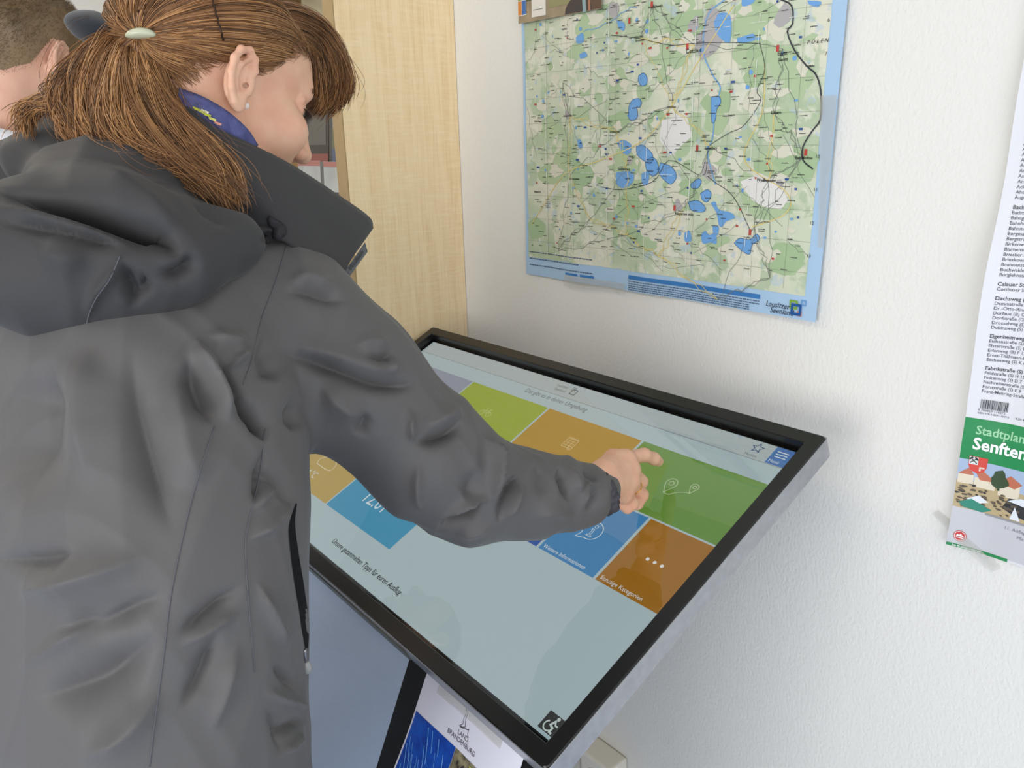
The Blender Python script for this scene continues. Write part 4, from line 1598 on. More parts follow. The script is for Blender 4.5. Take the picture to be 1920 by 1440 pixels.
def tubes_mesh(name, paths, rad, m, parent, sides=4, mats=None, mid=None, taper=True):
    """paths: (n, k, 3) strands -> one mesh"""
    paths = np.asarray(paths)
    n, k, _ = paths.shape
    t = np.gradient(paths, axis=1)
    t /= np.linalg.norm(t, axis=2, keepdims=True) + 1e-12
    up = np.array([.21, .43, .88])
    a = np.cross(t, up)
    a /= np.linalg.norm(a, axis=2, keepdims=True) + 1e-12
    b = np.cross(t, a)
    an = 2 * np.pi * np.arange(sides) / sides
    r = np.broadcast_to(np.asarray(rad, float).reshape(-1, 1), (n, k)).copy()
    if taper:
        prof = np.ones(k)
        prof[0] = .6
        prof[-3:] = [.85, .6, .18]
        r *= prof
    ring = paths[:, :, None, :] + r[:, :, None, None] * (np.cos(an)[None, None, :, None] * a[:, :, None, :] + np.sin(an)[None, None, :, None] * b[:, :, None, :])
    V = ring.reshape(-1, 3)
    base = (np.arange(n) * k * sides)[:, None, None]
    i = (np.arange(k - 1) * sides)[None, :, None]
    j = np.arange(sides)[None, None, :]
    j2 = (j + 1) % sides
    Q = np.stack([base + i + j, base + i + j2, base + i + sides + j2, base + i + sides + j], -1).reshape(-1, 4)
    o = mesh_obj(name, V, Q, m, parent, True)
    if mats:
        for q in mats:
            o.data.materials.append(q)
        idx = np.repeat(mid, (k - 1) * sides).astype(np.int32)
        o.data.polygons.foreach_set('material_index', idx)
    return o


def hair_mat(name, col, col2, rough=.42):
    m = mat(name, col, rough, .5, noise=(22, .8, col2))
    return m


def hairline(phi, male=False):
    """height of the hairline at azimuth phi (degrees from the face)"""
    if male:
        return np.interp(phi, [0, 30, 52, 66, 80, 92, 106, 122, 145, 180], [.092, .086, .066, .030, .012, .040, .026, -.020, -.052, -.058])
    return np.interp(phi, [0, 30, 48, 60, 74, 86, 96, 110, 122, 140, 180], [.098, .092, .080, .060, .036, .036, .042, .026, .004, -.035, -.058])


HC, HRAD = np.array([0, -.008, .045]), np.array([.0765, .0965, .0850])


def hair_cap(R, t, s, m, parent, grow=.0, male=False, name='hair'):
    nu, nvv = 120, 70
    th = np.linspace(0, 2 * np.pi, nu, endpoint=False)
    ph = np.linspace(-.5 * np.pi * .86, .5 * np.pi, nvv)
    d = np.stack([np.sin(th)[None, :] * np.cos(ph)[:, None], np.cos(th)[None, :] * np.cos(ph)[:, None], np.broadcast_to(np.sin(ph)[:, None], (nvv, nu))], -1)
    p = HC + d * (HRAD + grow)
    az = np.degrees(np.abs(np.arctan2(p[..., 0], p[..., 1])))
    hl = hairline(az, male)
    dz = p[..., 2] - hl
    # tuck the rim under the skin so it ends softly
    sink = np.clip(1 - dz / .012, 0, 1)[..., None]
    p = p - d * sink * .010
    V = p.reshape(-1, 3)
    keep = dz > .004
    q = []
    for i in range(nvv - 1):
        for j in range(nu):
            j2 = (j + 1) % nu
            if keep[i, j] and keep[i, j2] and keep[i + 1, j] and keep[i + 1, j2]:
                q.append((i * nu + j, i * nu + j2, (i + 1) * nu + j2, (i + 1) * nu + j))
    return mesh_obj(name, xform(V, R, t, s), np.array(q), m, parent, True)


def garment(f, name, m, parent, strokes=None, it=1, bumps=0.0, seed=0):
    p, q = f.mesh()
    q = outward(p, q)
    p = smooth_mesh(p, q, it)
    if strokes:
        for _pass in range(1):
            nrm = vert_normals(p, q)
            uv = pix(p)
            view = np.array([0, 0, CAM_H]) - p
            view /= np.linalg.norm(view, axis=1)[:, None]
            face = np.clip(((nrm * view).sum(1) - .02) / .25, 0, 1)
            disp = np.zeros(len(p))
            for pts, w, amp in strokes:
                path = spline(pts, max(6, 5 * len(pts)))
                best = np.full(len(p), 1e9)
                tt = np.zeros(len(p))
                near = (uv[:, 0] > path[:, 0].min() - 3 * w) & (uv[:, 0] < path[:, 0].max() + 3 * w) & (uv[:, 1] > path[:, 1].min() - 3 * w) & (uv[:, 1] < path[:, 1].max() + 3 * w) & (face > 0)
                idx = np.where(near)[0]
                if not len(idx):
                    continue
                U = uv[idx, :2]
                bb, tb = np.full(len(idx), 1e9), np.zeros(len(idx))
                for i in range(len(path) - 1):
                    a, b = path[i], path[i + 1]
                    ab = b - a
                    h = np.clip(((U - a) @ ab) / (ab @ ab + 1e-9), 0, 1)
                    dd = np.linalg.norm(U - a - h[:, None] * ab, axis=1)
                    m_ = dd < bb
                    bb[m_] = dd[m_]
                    tb[m_] = (i + h[m_]) / (len(path) - 1)
                tap = np.clip(np.minimum(tb, 1 - tb) / .38, 0, 1)
                tap = tap * tap * (3 - 2 * tap)
                disp[idx] += 2.0 * amp * np.exp(-(bb / (w * (.45 + .55 * tap))) ** 1.35) * tap * face[idx]
            q3 = p * 1.0
            crump = np.zeros(len(p))
            rs_ = np.random.default_rng(17)
            for fr, am in ((26, .0016), (47, .0010), (83, .0006)):
                w1, w2 = rs_.normal(0, 1, 3), rs_.normal(0, 1, 3)
                w1 /= np.linalg.norm(w1); w2 /= np.linalg.norm(w2)
                u_ = (q3 @ w1) * fr + 1.6 * np.sin((q3 @ w2) * fr * .7)
                crump += am * (1 - 2 * np.abs(np.sin(u_)))
            p = p + nrm * (disp + crump)[:, None]
        p = smooth_mesh(p, q, 1, .15)
    return mesh_obj(name, p, q, m, parent, True)


def project_on(bvh, px, py, lift=0.0):
    d = Vector(M @ np.array([(px - 960) / F_PX, (py - 720) / F_PX, 1.0])).normalized()
    o = Vector((0, 0, CAM_H))
    hit = bvh.ray_cast(o, d)
    if hit[0] is None:
        return None
    return np.array(hit[0]) - np.array(d) * lift


def bvh_of(o):
    me = o.data
    return BVHTree.FromPolygons([v.co.copy() for v in me.vertices], [tuple(p.vertices) for p in me.polygons])


def relaxed_hand(w, down, inward, fwd, s=1.0):
    """joints of a loosely curled hanging hand; down/inward/fwd unit vectors"""
    w, down, inward, fwd = map(np.asarray, (w, down, inward, fwd))
    J = {'wrist': w, 'elbow': w - down * .10 * s}
    for i, (n, L) in enumerate((('index', .072), ('middle', .078), ('ring', .073), ('pinky', .058))):
        o = fwd * (.027 - .018 * i) * s
        m = w + down * (.082 - .004 * abs(i - 1)) * s + o
        a = m + (down * .9 + inward * .25) * L * .5 * s
        b = a + (down * .75 + inward * .6) * L * .3 * s
        c = b + (down * .5 + inward * .8) * L * .25 * s
        J[n] = [m, a, b, c]
    t0 = w + down * .02 * s + fwd * .018 * s
    t1 = t0 + (down * .6 + fwd * .6 + inward * .3) * .035 * s
    t2 = t1 + (down * .8 + fwd * .35 + inward * .3) * .032 * s
    J['thumb'] = [t0, t1, t2, t2 + (down * .9 + inward * .3) * .024 * s]
    return J


def shoe(name, heel, toe, m, parent):
    heel, toe = np.asarray(heel, float), np.asarray(toe, float)
    f = Field(np.minimum(heel, toe) - [.09, .09, .02], np.maximum(heel, toe) + [.09, .09, .14], .006)
    d = (toe - heel)
    f.chain([heel + [0, 0, .035], heel + d * .45 + [0, 0, .036], toe + [0, 0, .03]], [.034, .040, .028], k=.02)
    f.cap(heel + [0, 0, .05], heel + d * .05 + [0, 0, .10], .036, .038, k=.03)
    zz = f.ax[2][None, None, :]
    f.D = np.maximum(f.D, .003 - zz).astype(np.float32)
    p, q = f.mesh()
    return mesh_obj(name, p, outward(p, q), m, parent, True)


# ------------------------------------------------------------------ the woman at the screen
WS = 0.98                                                   # head size
WR = np.array([[0.98310, -0.08392, -0.16272], [0.14547, 0.89767, 0.41597], [0.11116, -0.43261, 0.89470]])
WT = np.array([-0.845, 0.3232, CAM_H + 0.047])
woman = empty('person', (-0.80, 0.12, 0.0), 'woman with brown ponytail in dark grey rain jacket tapping the screen', 'person')


def wl(v):
    return xform(np.array(v, float), WR, WT, WS)


def to_local(p):
    return ((np.asarray(p) - WT) / WS) @ WR


# body: head and neck, pointing hand, and the rest under the clothes, one mesh
f = Field((-.112, -.135, -.165), (.112, .150, .145), .0014, mirror=True)
head_field(f)
neck_l = to_local(np.array([-.845, .235, 1.385]))
f.mirror = False
f.cap((0, -.022, -.030), neck_l * [0, 1, 1] + [neck_l[0] * .5, 0, 0], .050, .056, k=.03)
hp, hq = f.mesh()
hq = outward(hp, hq)
hp_l, hn_l = hp.copy(), vert_normals(hp, hq)
hp = xform(hp, WR, WT, WS)

KD = KS
J = {'elbow': P(1020, 925, .945), 'wrist': P(1122, 908, 1.045 * KD),
     'index': [P(1172, 861, 1.098 * KD), P(1207, 853, 1.125 * KD), P(1226, 860, 1.142 * KD), P(1234, 865, 1.152 * KD)],
     'middle': [P(1181, 881, 1.098 * KD), P(1201, 903, 1.122 * KD), P(1194, 924, 1.130 * KD), P(1180, 925, 1.118 * KD)],
     'ring': [P(1180, 903, 1.088 * KD), P(1203, 928, 1.110 * KD), P(1194, 944, 1.112 * KD), P(1180, 938, 1.100 * KD)],
     'pinky': [P(1168, 925, 1.076 * KD), P(1186, 944, 1.090 * KD), P(1176, 952, 1.092 * KD), P(1163, 946, 1.084 * KD)],
     'thumb': [P(1133, 884, 1.055 * KD), P(1150, 862, 1.092 * KD), P(1166, 868, 1.125 * KD), P(1180, 884, 1.142 * KD)]}
allj = np.array([J['elbow'], J['wrist']] + sum([J[n] for n in ('index', 'middle', 'ring', 'pinky', 'thumb')], []))
f = Field(allj.min(0) - .05, allj.max(0) + .05, .0013)
hand_chains(f, J, rs=.98)
gp, gq = f.mesh()
gq = outward(gp, gq)
gp = smooth_mesh(gp, gq, 1, .4)

TORSO = [(.78, -.748, .125, .215, .138), (.86, -.745, .132, .218, .142), (.95, -.750, .143, .210, .138), (1.05, -.758, .162, .204, .136), (1.15, -.772, .186, .204, .138),
         (1.25, -.800, .202, .190, .130), (1.32, -.830, .214, .172, .118), (1.38, -.842, .225, .115, .092), (1.44, -.845, .240, .070, .072)]
f = Field((-1.10, -.10, .0), (-.50, .95, 1.46), .0085)
f.column([(z, x, y, a - .03, b - .03) for z, x, y, a, b in TORSO], k=.01)
ARM = [P(540, 612, .80), P(640, 700, .825), P(800, 855, .875), P(885, 918, .905), P(990, 925, .94), P(1077, 928, .968), J['wrist']]
f.chain(ARM, [.050, .050, .042, .038, .032, .024, .022], k=.015)
LSH = np.array([-1.005, .215, 1.315])
LARM = [LSH, (-1.07, .12, 1.06), (-1.06, .18, .82)]
f.chain(LARM, [.055, .043, .028], k=.02)
for sx_ in (-1, 1):
    f.chain([(-.80 + sx_ * .085, .105, .84), (-.80 + sx_ * .095, .125, .47), (-.80 + sx_ * .095, .085, .07)], [.085, .058, .040], k=.03)
bp_, bq_ = f.mesh()
bq_ = outward(bp_, bq_)
lh = relaxed_hand((-1.06, .18, .82), (0, .25, -.97), (1, 0, 0), (0, .97, .25), .95)
lj = np.array([lh['elbow'], lh['wrist']] + sum([lh[n] for n in ('index', 'middle', 'ring', 'pinky', 'thumb')], []))
f = Field(lj.min(0) - .05, lj.max(0) + .05, .003)
hand_chains(f, lh, rs=.95)
lp_, lq_ = f.mesh()
lq_ = outward(lp_, lq_)
v, q = merge([(hp, hq), (gp, gq), (bp_, bq_), (lp_, lq_)])
body_w = mesh_obj('body', v, q, M_SKIN, woman, True)
head_bvh = BVHTree.FromPolygons([Vector(p) for p in hp], [tuple(map(int, x)) for x in hq])

# eyes, lashes, brow
M_EYE = mat('eye_white', srgb(236, 232, 226), .2, .5)
M_IRIS = mat('eye_iris', srgb(60, 70, 66), .2, .5)
M_LASH = mat('dark_lash', srgb(48, 36, 30), .6)
for sx_ in (-1, 1):
    vv, ff = [], []
    for i in range(13):
        for j in range(16):
            a, b = math.pi * i / 12, 2 * math.pi * j / 16
            vv.append(wl((sx_ * .032 + .0122 * math.sin(a) * math.cos(b), .0785 + .0122 * math.cos(a), .0232 + .0122 * math.sin(a) * math.sin(b))))
    for i in range(12):
        for j in range(16):
            ff.append((i * 16 + j, i * 16 + (j + 1) % 16, (i + 1) * 16 + (j + 1) % 16, (i + 1) * 16 + j))
    eye = mesh_obj('eye', vv, ff, M_EYE, woman, True)
    vv, ff = lathe(wl((sx_ * .032, .0895, .0205)), WR[:, 1], [(.0055, 0), (.0050, .0009), (.001, .0014)], 14)
    mesh_obj('iris', vv, ff, M_IRIS, eye, True)
    paths = []
    for i in range(26):
        u = i / 25
        b0 = np.array([sx_ * (.020 + .025 * u), .0945 - .012 * u ** 2, .0225 - .002 * abs(u - .5)])
        paths.append([wl(b0 + np.array([sx_ * .004 * u, .0035, -.001]) * k_ + np.array([0, 0, -.0012 * k_ ** 2])) for k_ in np.linspace(0, 2.2, 5)])
    tubes_mesh('eyelashes', paths, .00035, M_LASH, woman, 3)
    paths = []
    rng = np.random.default_rng(3)
    for i in range(60):
        u = rng.random()
        b0 = np.array([sx_ * (.014 + .034 * u), .1045 - .018 * u ** 1.6, .0405 + .004 * math.sin(u * 2.6) + rng.normal(0, .0012)])
        paths.append([wl(b0 + np.array([sx_ * .006, -.001 - .003 * u, .001]) * k_) for k_ in np.linspace(0, 1, 4)])
    tubes_mesh('eyebrow', paths, .00045, mat('brow_hair', srgb(120, 88, 60), .6), woman, 3)
# lips
vv, ff = tube(spline([wl((-.021, .0965, -.0525)), wl((-.010, .1065, -.0480)), wl((0, .1085, -.0490)), wl((.010, .1065, -.0480)), wl((.021, .0965, -.0525))], 18), np.interp(np.linspace(0, 1, 18), [0, .5, 1], [.001, .0034, .001]), 8)
mesh_obj('upper_lip', vv, ff, mat('lip', srgb(196, 120, 110), .4), woman, True)

# hair: scalp, combed strands, fringe, ponytail
H1 = hair_mat('hair_brown', srgb(146, 103, 66), srgb(116, 78, 48))
H2 = hair_mat('hair_golden', srgb(194, 146, 96), srgb(156, 108, 64))
H3 = hair_mat('hair_dark_brown', srgb(98, 68, 44), srgb(76, 52, 34))
hair_cap(WR, WT, WS, H1, woman, .001)
rng = np.random.default_rng(11)
o_l = to_local(np.array([0, 0, CAM_H]))
r_l = to_local(P(258, 66, 1.0)) - o_l
A_, B_ = (o_l - HC) / (HRAD + .003), r_l / (HRAD + .003)
qa, qb, qc = B_ @ B_, A_ @ B_, A_ @ A_ - 1
TIE_D = (-qb - math.sqrt(max(qb * qb - qa * qc, 0))) / qa
tie_l = o_l + r_l * TIE_D
print('TIE', TIE_D)
td = (tie_l - HC) / HRAD
td /= np.linalg.norm(td)


def slerp(a, b, t):
    om = np.arccos(np.clip((a * b).sum(-1, keepdims=True), -1, 1))
    so = np.sin(om) + 1e-9
    return (np.sin((1 - t) * om) * a[..., None, :].squeeze(-2) + np.sin(t * om) * b) / so


K = 18
paths, rads, mids = [], [], []
NCL = 620
tries = 0
while len(paths) < 9000 and tries < 20000:
    tries += 1
    if rng.random() < .55:                       # from the hairline
        az = rng.uniform(0, 150)
        sgn = 1 if rng.random() < .72 else -1
        z = hairline(az) + rng.normal(0, .005)
        zz = (z - HC[2]) / HRAD[2]
        if abs(zz) > .98:
            continue
        rr = math.sqrt(1 - zz * zz)
        d0 = np.array([sgn * math.sin(math.radians(az)) * rr, math.cos(math.radians(az)) * rr, zz])
    else:
        d0 = rng.normal(0, 1, 3)
        d0 /= np.linalg.norm(d0)
        p0 = HC + d0 * HRAD
        az = math.degrees(abs(math.atan2(p0[0], p0[1])))
        if p0[2] < hairline(az) + .004:
            continue
    om = math.acos(max(-1, min(1, d0 @ td)))
    if om < .15:
        continue
    thick = rng.random() ** 1.5 * .0075
    ph0, ph1 = rng.random() * 6, rng.random() * 6
    for c in range(6):
        t_ = np.linspace(0, 1, K)[:, None]
        dd = (np.sin((1 - t_) * om) * d0 + np.sin(t_ * om) * td) / math.sin(om)
        side = np.cross(d0, td)
        side /= np.linalg.norm(side) + 1e-9
        sag = np.sin(np.pi * t_)
        off = rng.normal(0, .022)
        dd = dd + side * (off * (1 - t_ * .6) + .010 * np.sin(t_ * 5 + ph0) * sag)
        dd += np.array([0, 0, -1]) * .05 * sag * max(0, 1 - abs(d0[2]))
        dd /= np.linalg.norm(dd, axis=1)[:, None]
        lift = .0015 + (thick + rng.random() * .0015) * (sag * .9 + .1) + .0012 * np.sin(t_ * 7 + ph1) * sag
        p = HC + dd * (HRAD + lift)
        paths.append(p)
        rads.append(rng.uniform(.00024, .00045))
        mids.append(rng.choice(3, p=[.50, .34, .16]))
paths = xform(np.array(paths).reshape(-1, 3), WR, WT, WS).reshape(-1, K, 3)
tubes_mesh('combed_hair', paths, rads, H1, woman, 3, [H2, H3], np.array(mids))


# short soft hairs along the hairline
az_ = np.degrees(np.abs(np.arctan2(hp_l[:, 0], hp_l[:, 1])))
dz_ = hp_l[:, 2] - hairline(az_)
cand = np.where((dz_ > -.016) & (dz_ < .006) & (az_ > 25) & (np.abs(hp_l[:, 0]) < .080) & (hp_l[:, 2] > -.075))[0]
pick = rng.choice(cand, 2600)
bp2, br2, bm2 = [], [], []
tl_ = tie_l
for i in pick:
    p0, n0 = hp_l[i], hn_l[i]
    d_ = tl_ - p0
    d_ /= np.linalg.norm(d_)
    d_ = d_ + rng.normal(0, .22, 3)
    d_ -= n0 * (d_ @ n0)
    d_ /= np.linalg.norm(d_) + 1e-9
    L = rng.uniform(.010, .030)
    t_ = np.linspace(0, 1, 6)[:, None]
    bp2.append(p0 + d_ * L * t_ + n0 * (.0004 + .0022 * np.sin(t_ * 2.2)))
    br2.append(rng.uniform(.00014, .00026))
    bm2.append(rng.choice(3, p=[.5, .35, .15]))
bp2 = xform(np.array(bp2).reshape(-1, 3), WR, WT, WS).reshape(-1, 6, 3)
tubes_mesh('hairline_wisps', bp2, br2, H1, woman, 3, [H2, H3], np.array(bm2))


def guide_strands(guides, n, spread, rlo, rhi, pick=None, K=22, wave=.0012, probs=(.42, .42, .16), seed=1, clump=8):
    """strands filling the space between neighbouring guide curves"""
    rg_ = np.random.default_rng(seed)
    G = np.array([spline([P(*g_) for g_ in g], K) for g in guides])
    out, rr, mm = [], [], []
    while len(out) < n:
        u = rg_.random() * (len(G) - 1)
        i = min(int(u), len(G) - 2)
        w_ = u - i
        base = G[i] * (1 - w_) + G[i + 1] * w_
        o0 = rg_.normal(0, spread, 3)
        o1 = rg_.normal(0, spread * 1.3, 3)
        ph = rg_.random(3) * 6
        fq = rg_.uniform(3.5, 8)
        cut = rg_.uniform(.80, 1.0)
        col = rg_.choice(3, p=probs)
        for c in range(clump):
            t_ = np.linspace(0, 1, K)[:, None]
            q = base + (o0 * (1 - t_) + o1 * t_) * np.minimum(1, t_ * 5 + .15)
            q = q + rg_.normal(0, .0016, 3) * np.minimum(1, t_ * 4) + rg_.normal(0, .0024, 3) * t_
            if rg_.random() < .06:
                q = q + rg_.normal(0, .008, 3) * t_ ** 2
            q = q + wave * np.sin(t_ * fq + ph) * np.minimum(1, t_ * 2.2) * (.7 + .8 * t_)
            if cut < .98:
                s_ = np.linspace(0, cut, K)
                x_ = np.linspace(0, 1, K)
                q = np.stack([np.interp(s_, x_, q[:, j]) for j in range(3)], -1)
            out.append(q)
            rr.append(rg_.uniform(rlo, rhi))
            mm.append(col if rg_.random() < .7 else rg_.choice(3, p=probs))
    return np.array(out), np.array(rr), np.array(mm)


PONY = [
    [(250, 62, .752), (205, 70, .735), (150, 112, .722), (112, 150, .722), (98, 182, .724), (104, 206, .722), (118, 226, .718)],
    [(254, 64, .750), (205, 80, .728), (160, 140, .715), (158, 200, .708), (172, 250, .702), (196, 290, .698), (250, 312, .697)],
    [(258, 66, .748), (218, 100, .722), (190, 160, .708), (185, 220, .698), (215, 275, .692), (290, 318, .690), (372, 330, .694)],
    [(262, 68, .748), (235, 110, .718), (222, 170, .702), (228, 235, .690), (270, 295, .686), (335, 325, .688), (392, 318, .694)],
    [(265, 70, .748), (252, 112, .718), (262, 175, .700), (295, 240, .690), (340, 295, .688), (385, 335, .692), (428, 378, .698)],
    [(268, 70, .750), (268, 112, .722), (295, 175, .706), (330, 238, .700), (375, 290, .700), (416, 335, .702), (436, 380, .704)],
    [(274, 70, .752), (284, 112, .730), (312, 172, .720), (350, 232, .714), (394, 282, .712), (428, 325, .710), (440, 366, .708)],
]
a3, r3_, m3_ = guide_strands(PONY, 160, .011, .00014, .00024, seed=29, clump=2, wave=.006)
a, r, m_ = guide_strands(PONY, 7500, .0042, .00022, .00045, seed=4, wave=.0042, clump=7)
# inner volume: thicker locks a little deeper so the tail is opaque
PIN = [[(x, y, d + .012) for x, y, d in g] for g in PONY]
b_, rb, mb = guide_strands(PIN[:-1], 420, .004, .0016, .0028, seed=5, clump=2, probs=(.45, .1, .45))
STRAY = [[(200, 150, .712), (130, 178, .722), (80, 190, .726), (52, 205, .726), (40, 228, .722), (42, 248, .718)],
         [(190, 180, .708), (120, 200, .720), (75, 205, .722), (56, 225, .720), (50, 245, .716)]]
c_, rc_, mc = guide_strands(STRAY, 330, .0035, .0003, .0005, seed=6)
STR2 = [[(200, 240, .702), (178, 275, .700), (130, 292, .700), (98, 312, .702), (80, 350, .702)], [(200, 250, .700), (182, 276, .698), (140, 290, .698), (104, 308, .700), (82, 340, .700)]]
d_, rd, md = guide_strands(STR2, 40, .0006, .0003, .0005, seed=7)
STR3 = [[(235, 285, .692), (210, 300, .692), (180, 318, .694), (140, 328, .696)], [(250, 300, .690), (215, 318, .692), (175, 326, .695), (130, 322, .698)]]
e_, re_, me_ = guide_strands(STR3, 130, .0016, .0003, .0005, seed=8, probs=(.2, .7, .1))
tubes_mesh('ponytail', np.concatenate([a, a3, c_, d_, e_]), np.concatenate([r, r3_, rc_, rd, re_]), H1, woman, 3, [H2, H3], np.concatenate([m_, m3_, mc, md, me_]))
tubes_mesh('ponytail_core', b_, rb, H1, woman, 5, [H2, H3], mb)

FR_ = [
    [(470, 6, .800), (545, 16, .840), (598, 40, .880), (632, 82, .905), (650, 128, .915), (655, 160, .912), (645, 188, .905)],
    [(480, 22, .800), (550, 34, .842), (600, 62, .885), (628, 105, .905), (640, 150, .908), (636, 185, .900), (620, 204, .895)],
    [(490, 40, .805), (552, 52, .845), (594, 82, .880), (612, 122, .900), (618, 160, .900), (610, 190, .895), (590, 206, .890)],
    [(500, 52, .812), (560, 66, .850), (592, 92, .880), (600, 130, .893), (602, 165, .893), (598, 192, .890), (582, 208, .885)],
    [(510, 60, .815), (560, 78, .850), (584, 100, .872), (592, 132, .884), (594, 164, .886), (590, 190, .884), (578, 206, .880)],
]
a, r, m_ = guide_strands(FR_, 2300, .0034, .00022, .00042, seed=9, probs=(.5, .3, .2))
FR_ = FR_[:]
FI = [[(x - 3, y + 2, d + .008) for x, y, d in g] for g in FR_]
a2, r2_, m2_ = guide_strands(FR_[:3], 110, .006, .00016, .00026, seed=19, clump=2, wave=.004, probs=(.5, .3, .2))
a, r, m_ = np.concatenate([a, a2]), np.concatenate([r, r2_]), np.concatenate([m_, m2_])
b_, rb, mb = guide_strands(FI, 130, .003, .0012, .0020, seed=10, clump=2, probs=(.5, .15, .35))
tubes_mesh('fringe', np.concatenate([a, b_]), np.concatenate([r, rb]), H1, woman, 3, [H2, H3], np.concatenate([m_, mb]))

# hair clip, dark hair bow, hair pin, ear stud
vv, ff = [], []
cc = P(264, 64, .706)
ax_ = P(293, 63, .706) - cc
ay_ = P(264, 54, .706) - cc
az_ = np.cross(ax_, ay_); az_ *= .006 / np.linalg.norm(az_)
for i in range(13):
    for j in range(20):
        a, b = math.pi * i / 12, 2 * math.pi * j / 20
        s_, c_ = math.sin(a) * math.cos(b), math.sin(a) * math.sin(b)
        vv.append(cc + ax_ * math.cos(a) + ay_ * (s_ * (1.15 if s_ > 0 else .75) - .30 * math.cos(a) ** 2) + az_ * c_)
for i in range(12):
    for j in range(20):
        ff.append((i * 20 + j, i * 20 + (j + 1) % 20, (i + 1) * 20 + (j + 1) % 20, (i + 1) * 20 + j))
clip = mesh_obj('hair_clip', vv, ff, mat('pale_translucent_plastic', srgb(184, 186, 160), .25, .5), woman, True)
vv, ff = [], []
cc = P(188, 56, .742)
ax_ = P(250, 68, .730) - cc
ay_ = P(184, 22, .742) - cc
az_ = np.cross(ax_, ay_); az_ *= .017 / np.linalg.norm(az_)
for i in range(17):
    for j in range(24):
        a, b = math.pi * i / 16, 2 * math.pi * j / 24
        w_ = math.sin(a) ** .8
        vv.append(cc + ax_ * -math.cos(a) * 1.0 + ay_ * w_ * math.cos(b) * (1.0 if math.cos(a) > -.2 else 1.0) * np.interp(-math.cos(a), [-1, 0, .6, 1], [1, 1, .7, .5]) + az_ * w_ * math.sin(b) * (1 - .25 * math.cos(b) ** 2))
for i in range(16):
    for j in range(24):
        ff.append((i * 24 + j, i * 24 + (j + 1) % 24, (i + 1) * 24 + (j + 1) % 24, (i + 1) * 24 + j))
tag(mesh_obj('hair_bow', vv, ff, mat('dark_navy_velvet', srgb(22, 28, 38), .8, .2, sheen=.3), woman, True), 'dark navy padded hair bow')
pin_path = [P(x, y, d) for x, y, d in ((394, -25, .722), (400, 5, .716), (408, 36, .714), (415, 60, .716), (419, 76, .722))]
pp = spline(pin_path, 20)
pp = pp + np.array([.0006 * math.sin(i * 2.2) for i in range(20)])[:, None] * np.array([.6, .6, 0])
vv, ff = tube(pp, .0009, 8)
mesh_obj('hair_pin', vv, ff, mat('dark_pin_metal', srgb(60, 44, 34), .3, .5, metal=.7), woman, True)
hit = project_on(head_bvh, 461, 198, .0)
stud = hit if hit is not None else P(461, 198, .76)
vv, ff = [], []
for i in range(11):
    for j in range(16):
        a, b = math.pi * i / 10, 2 * math.pi * j / 16
        vv.append(stud + .0036 * np.array([math.sin(a) * math.cos(b), math.sin(a) * math.sin(b), math.cos(a)]))
for i in range(10):
    for j in range(16):
        ff.append((i * 16 + j, i * 16 + (j + 1) % 16, (i + 1) * 16 + (j + 1) % 16, (i + 1) * 16 + j))
mesh_obj('pearl_ear_stud', vv, ff, mat('pearl', srgb(232, 226, 222), .18, .6, coat=.5), woman, True)
# gold ring
rc, rn = (J['ring'][0] * .55 + J['ring'][1] * .45), J['ring'][1] - J['ring'][0]
rn /= np.linalg.norm(rn)
t1 = np.cross(rn, (0, 0, 1)); t1 /= np.linalg.norm(t1); t2 = np.cross(rn, t1)
vv, ff = tube([rc + .0099 * (math.cos(a) * t1 + math.sin(a) * t2) for a in np.linspace(0, 2 * math.pi, 25)], .0009, 8, False)
mesh_obj('finger_ring', vv, ff, mat('gold', srgb(214, 170, 92), .25, .5, metal=1.0), woman, True)

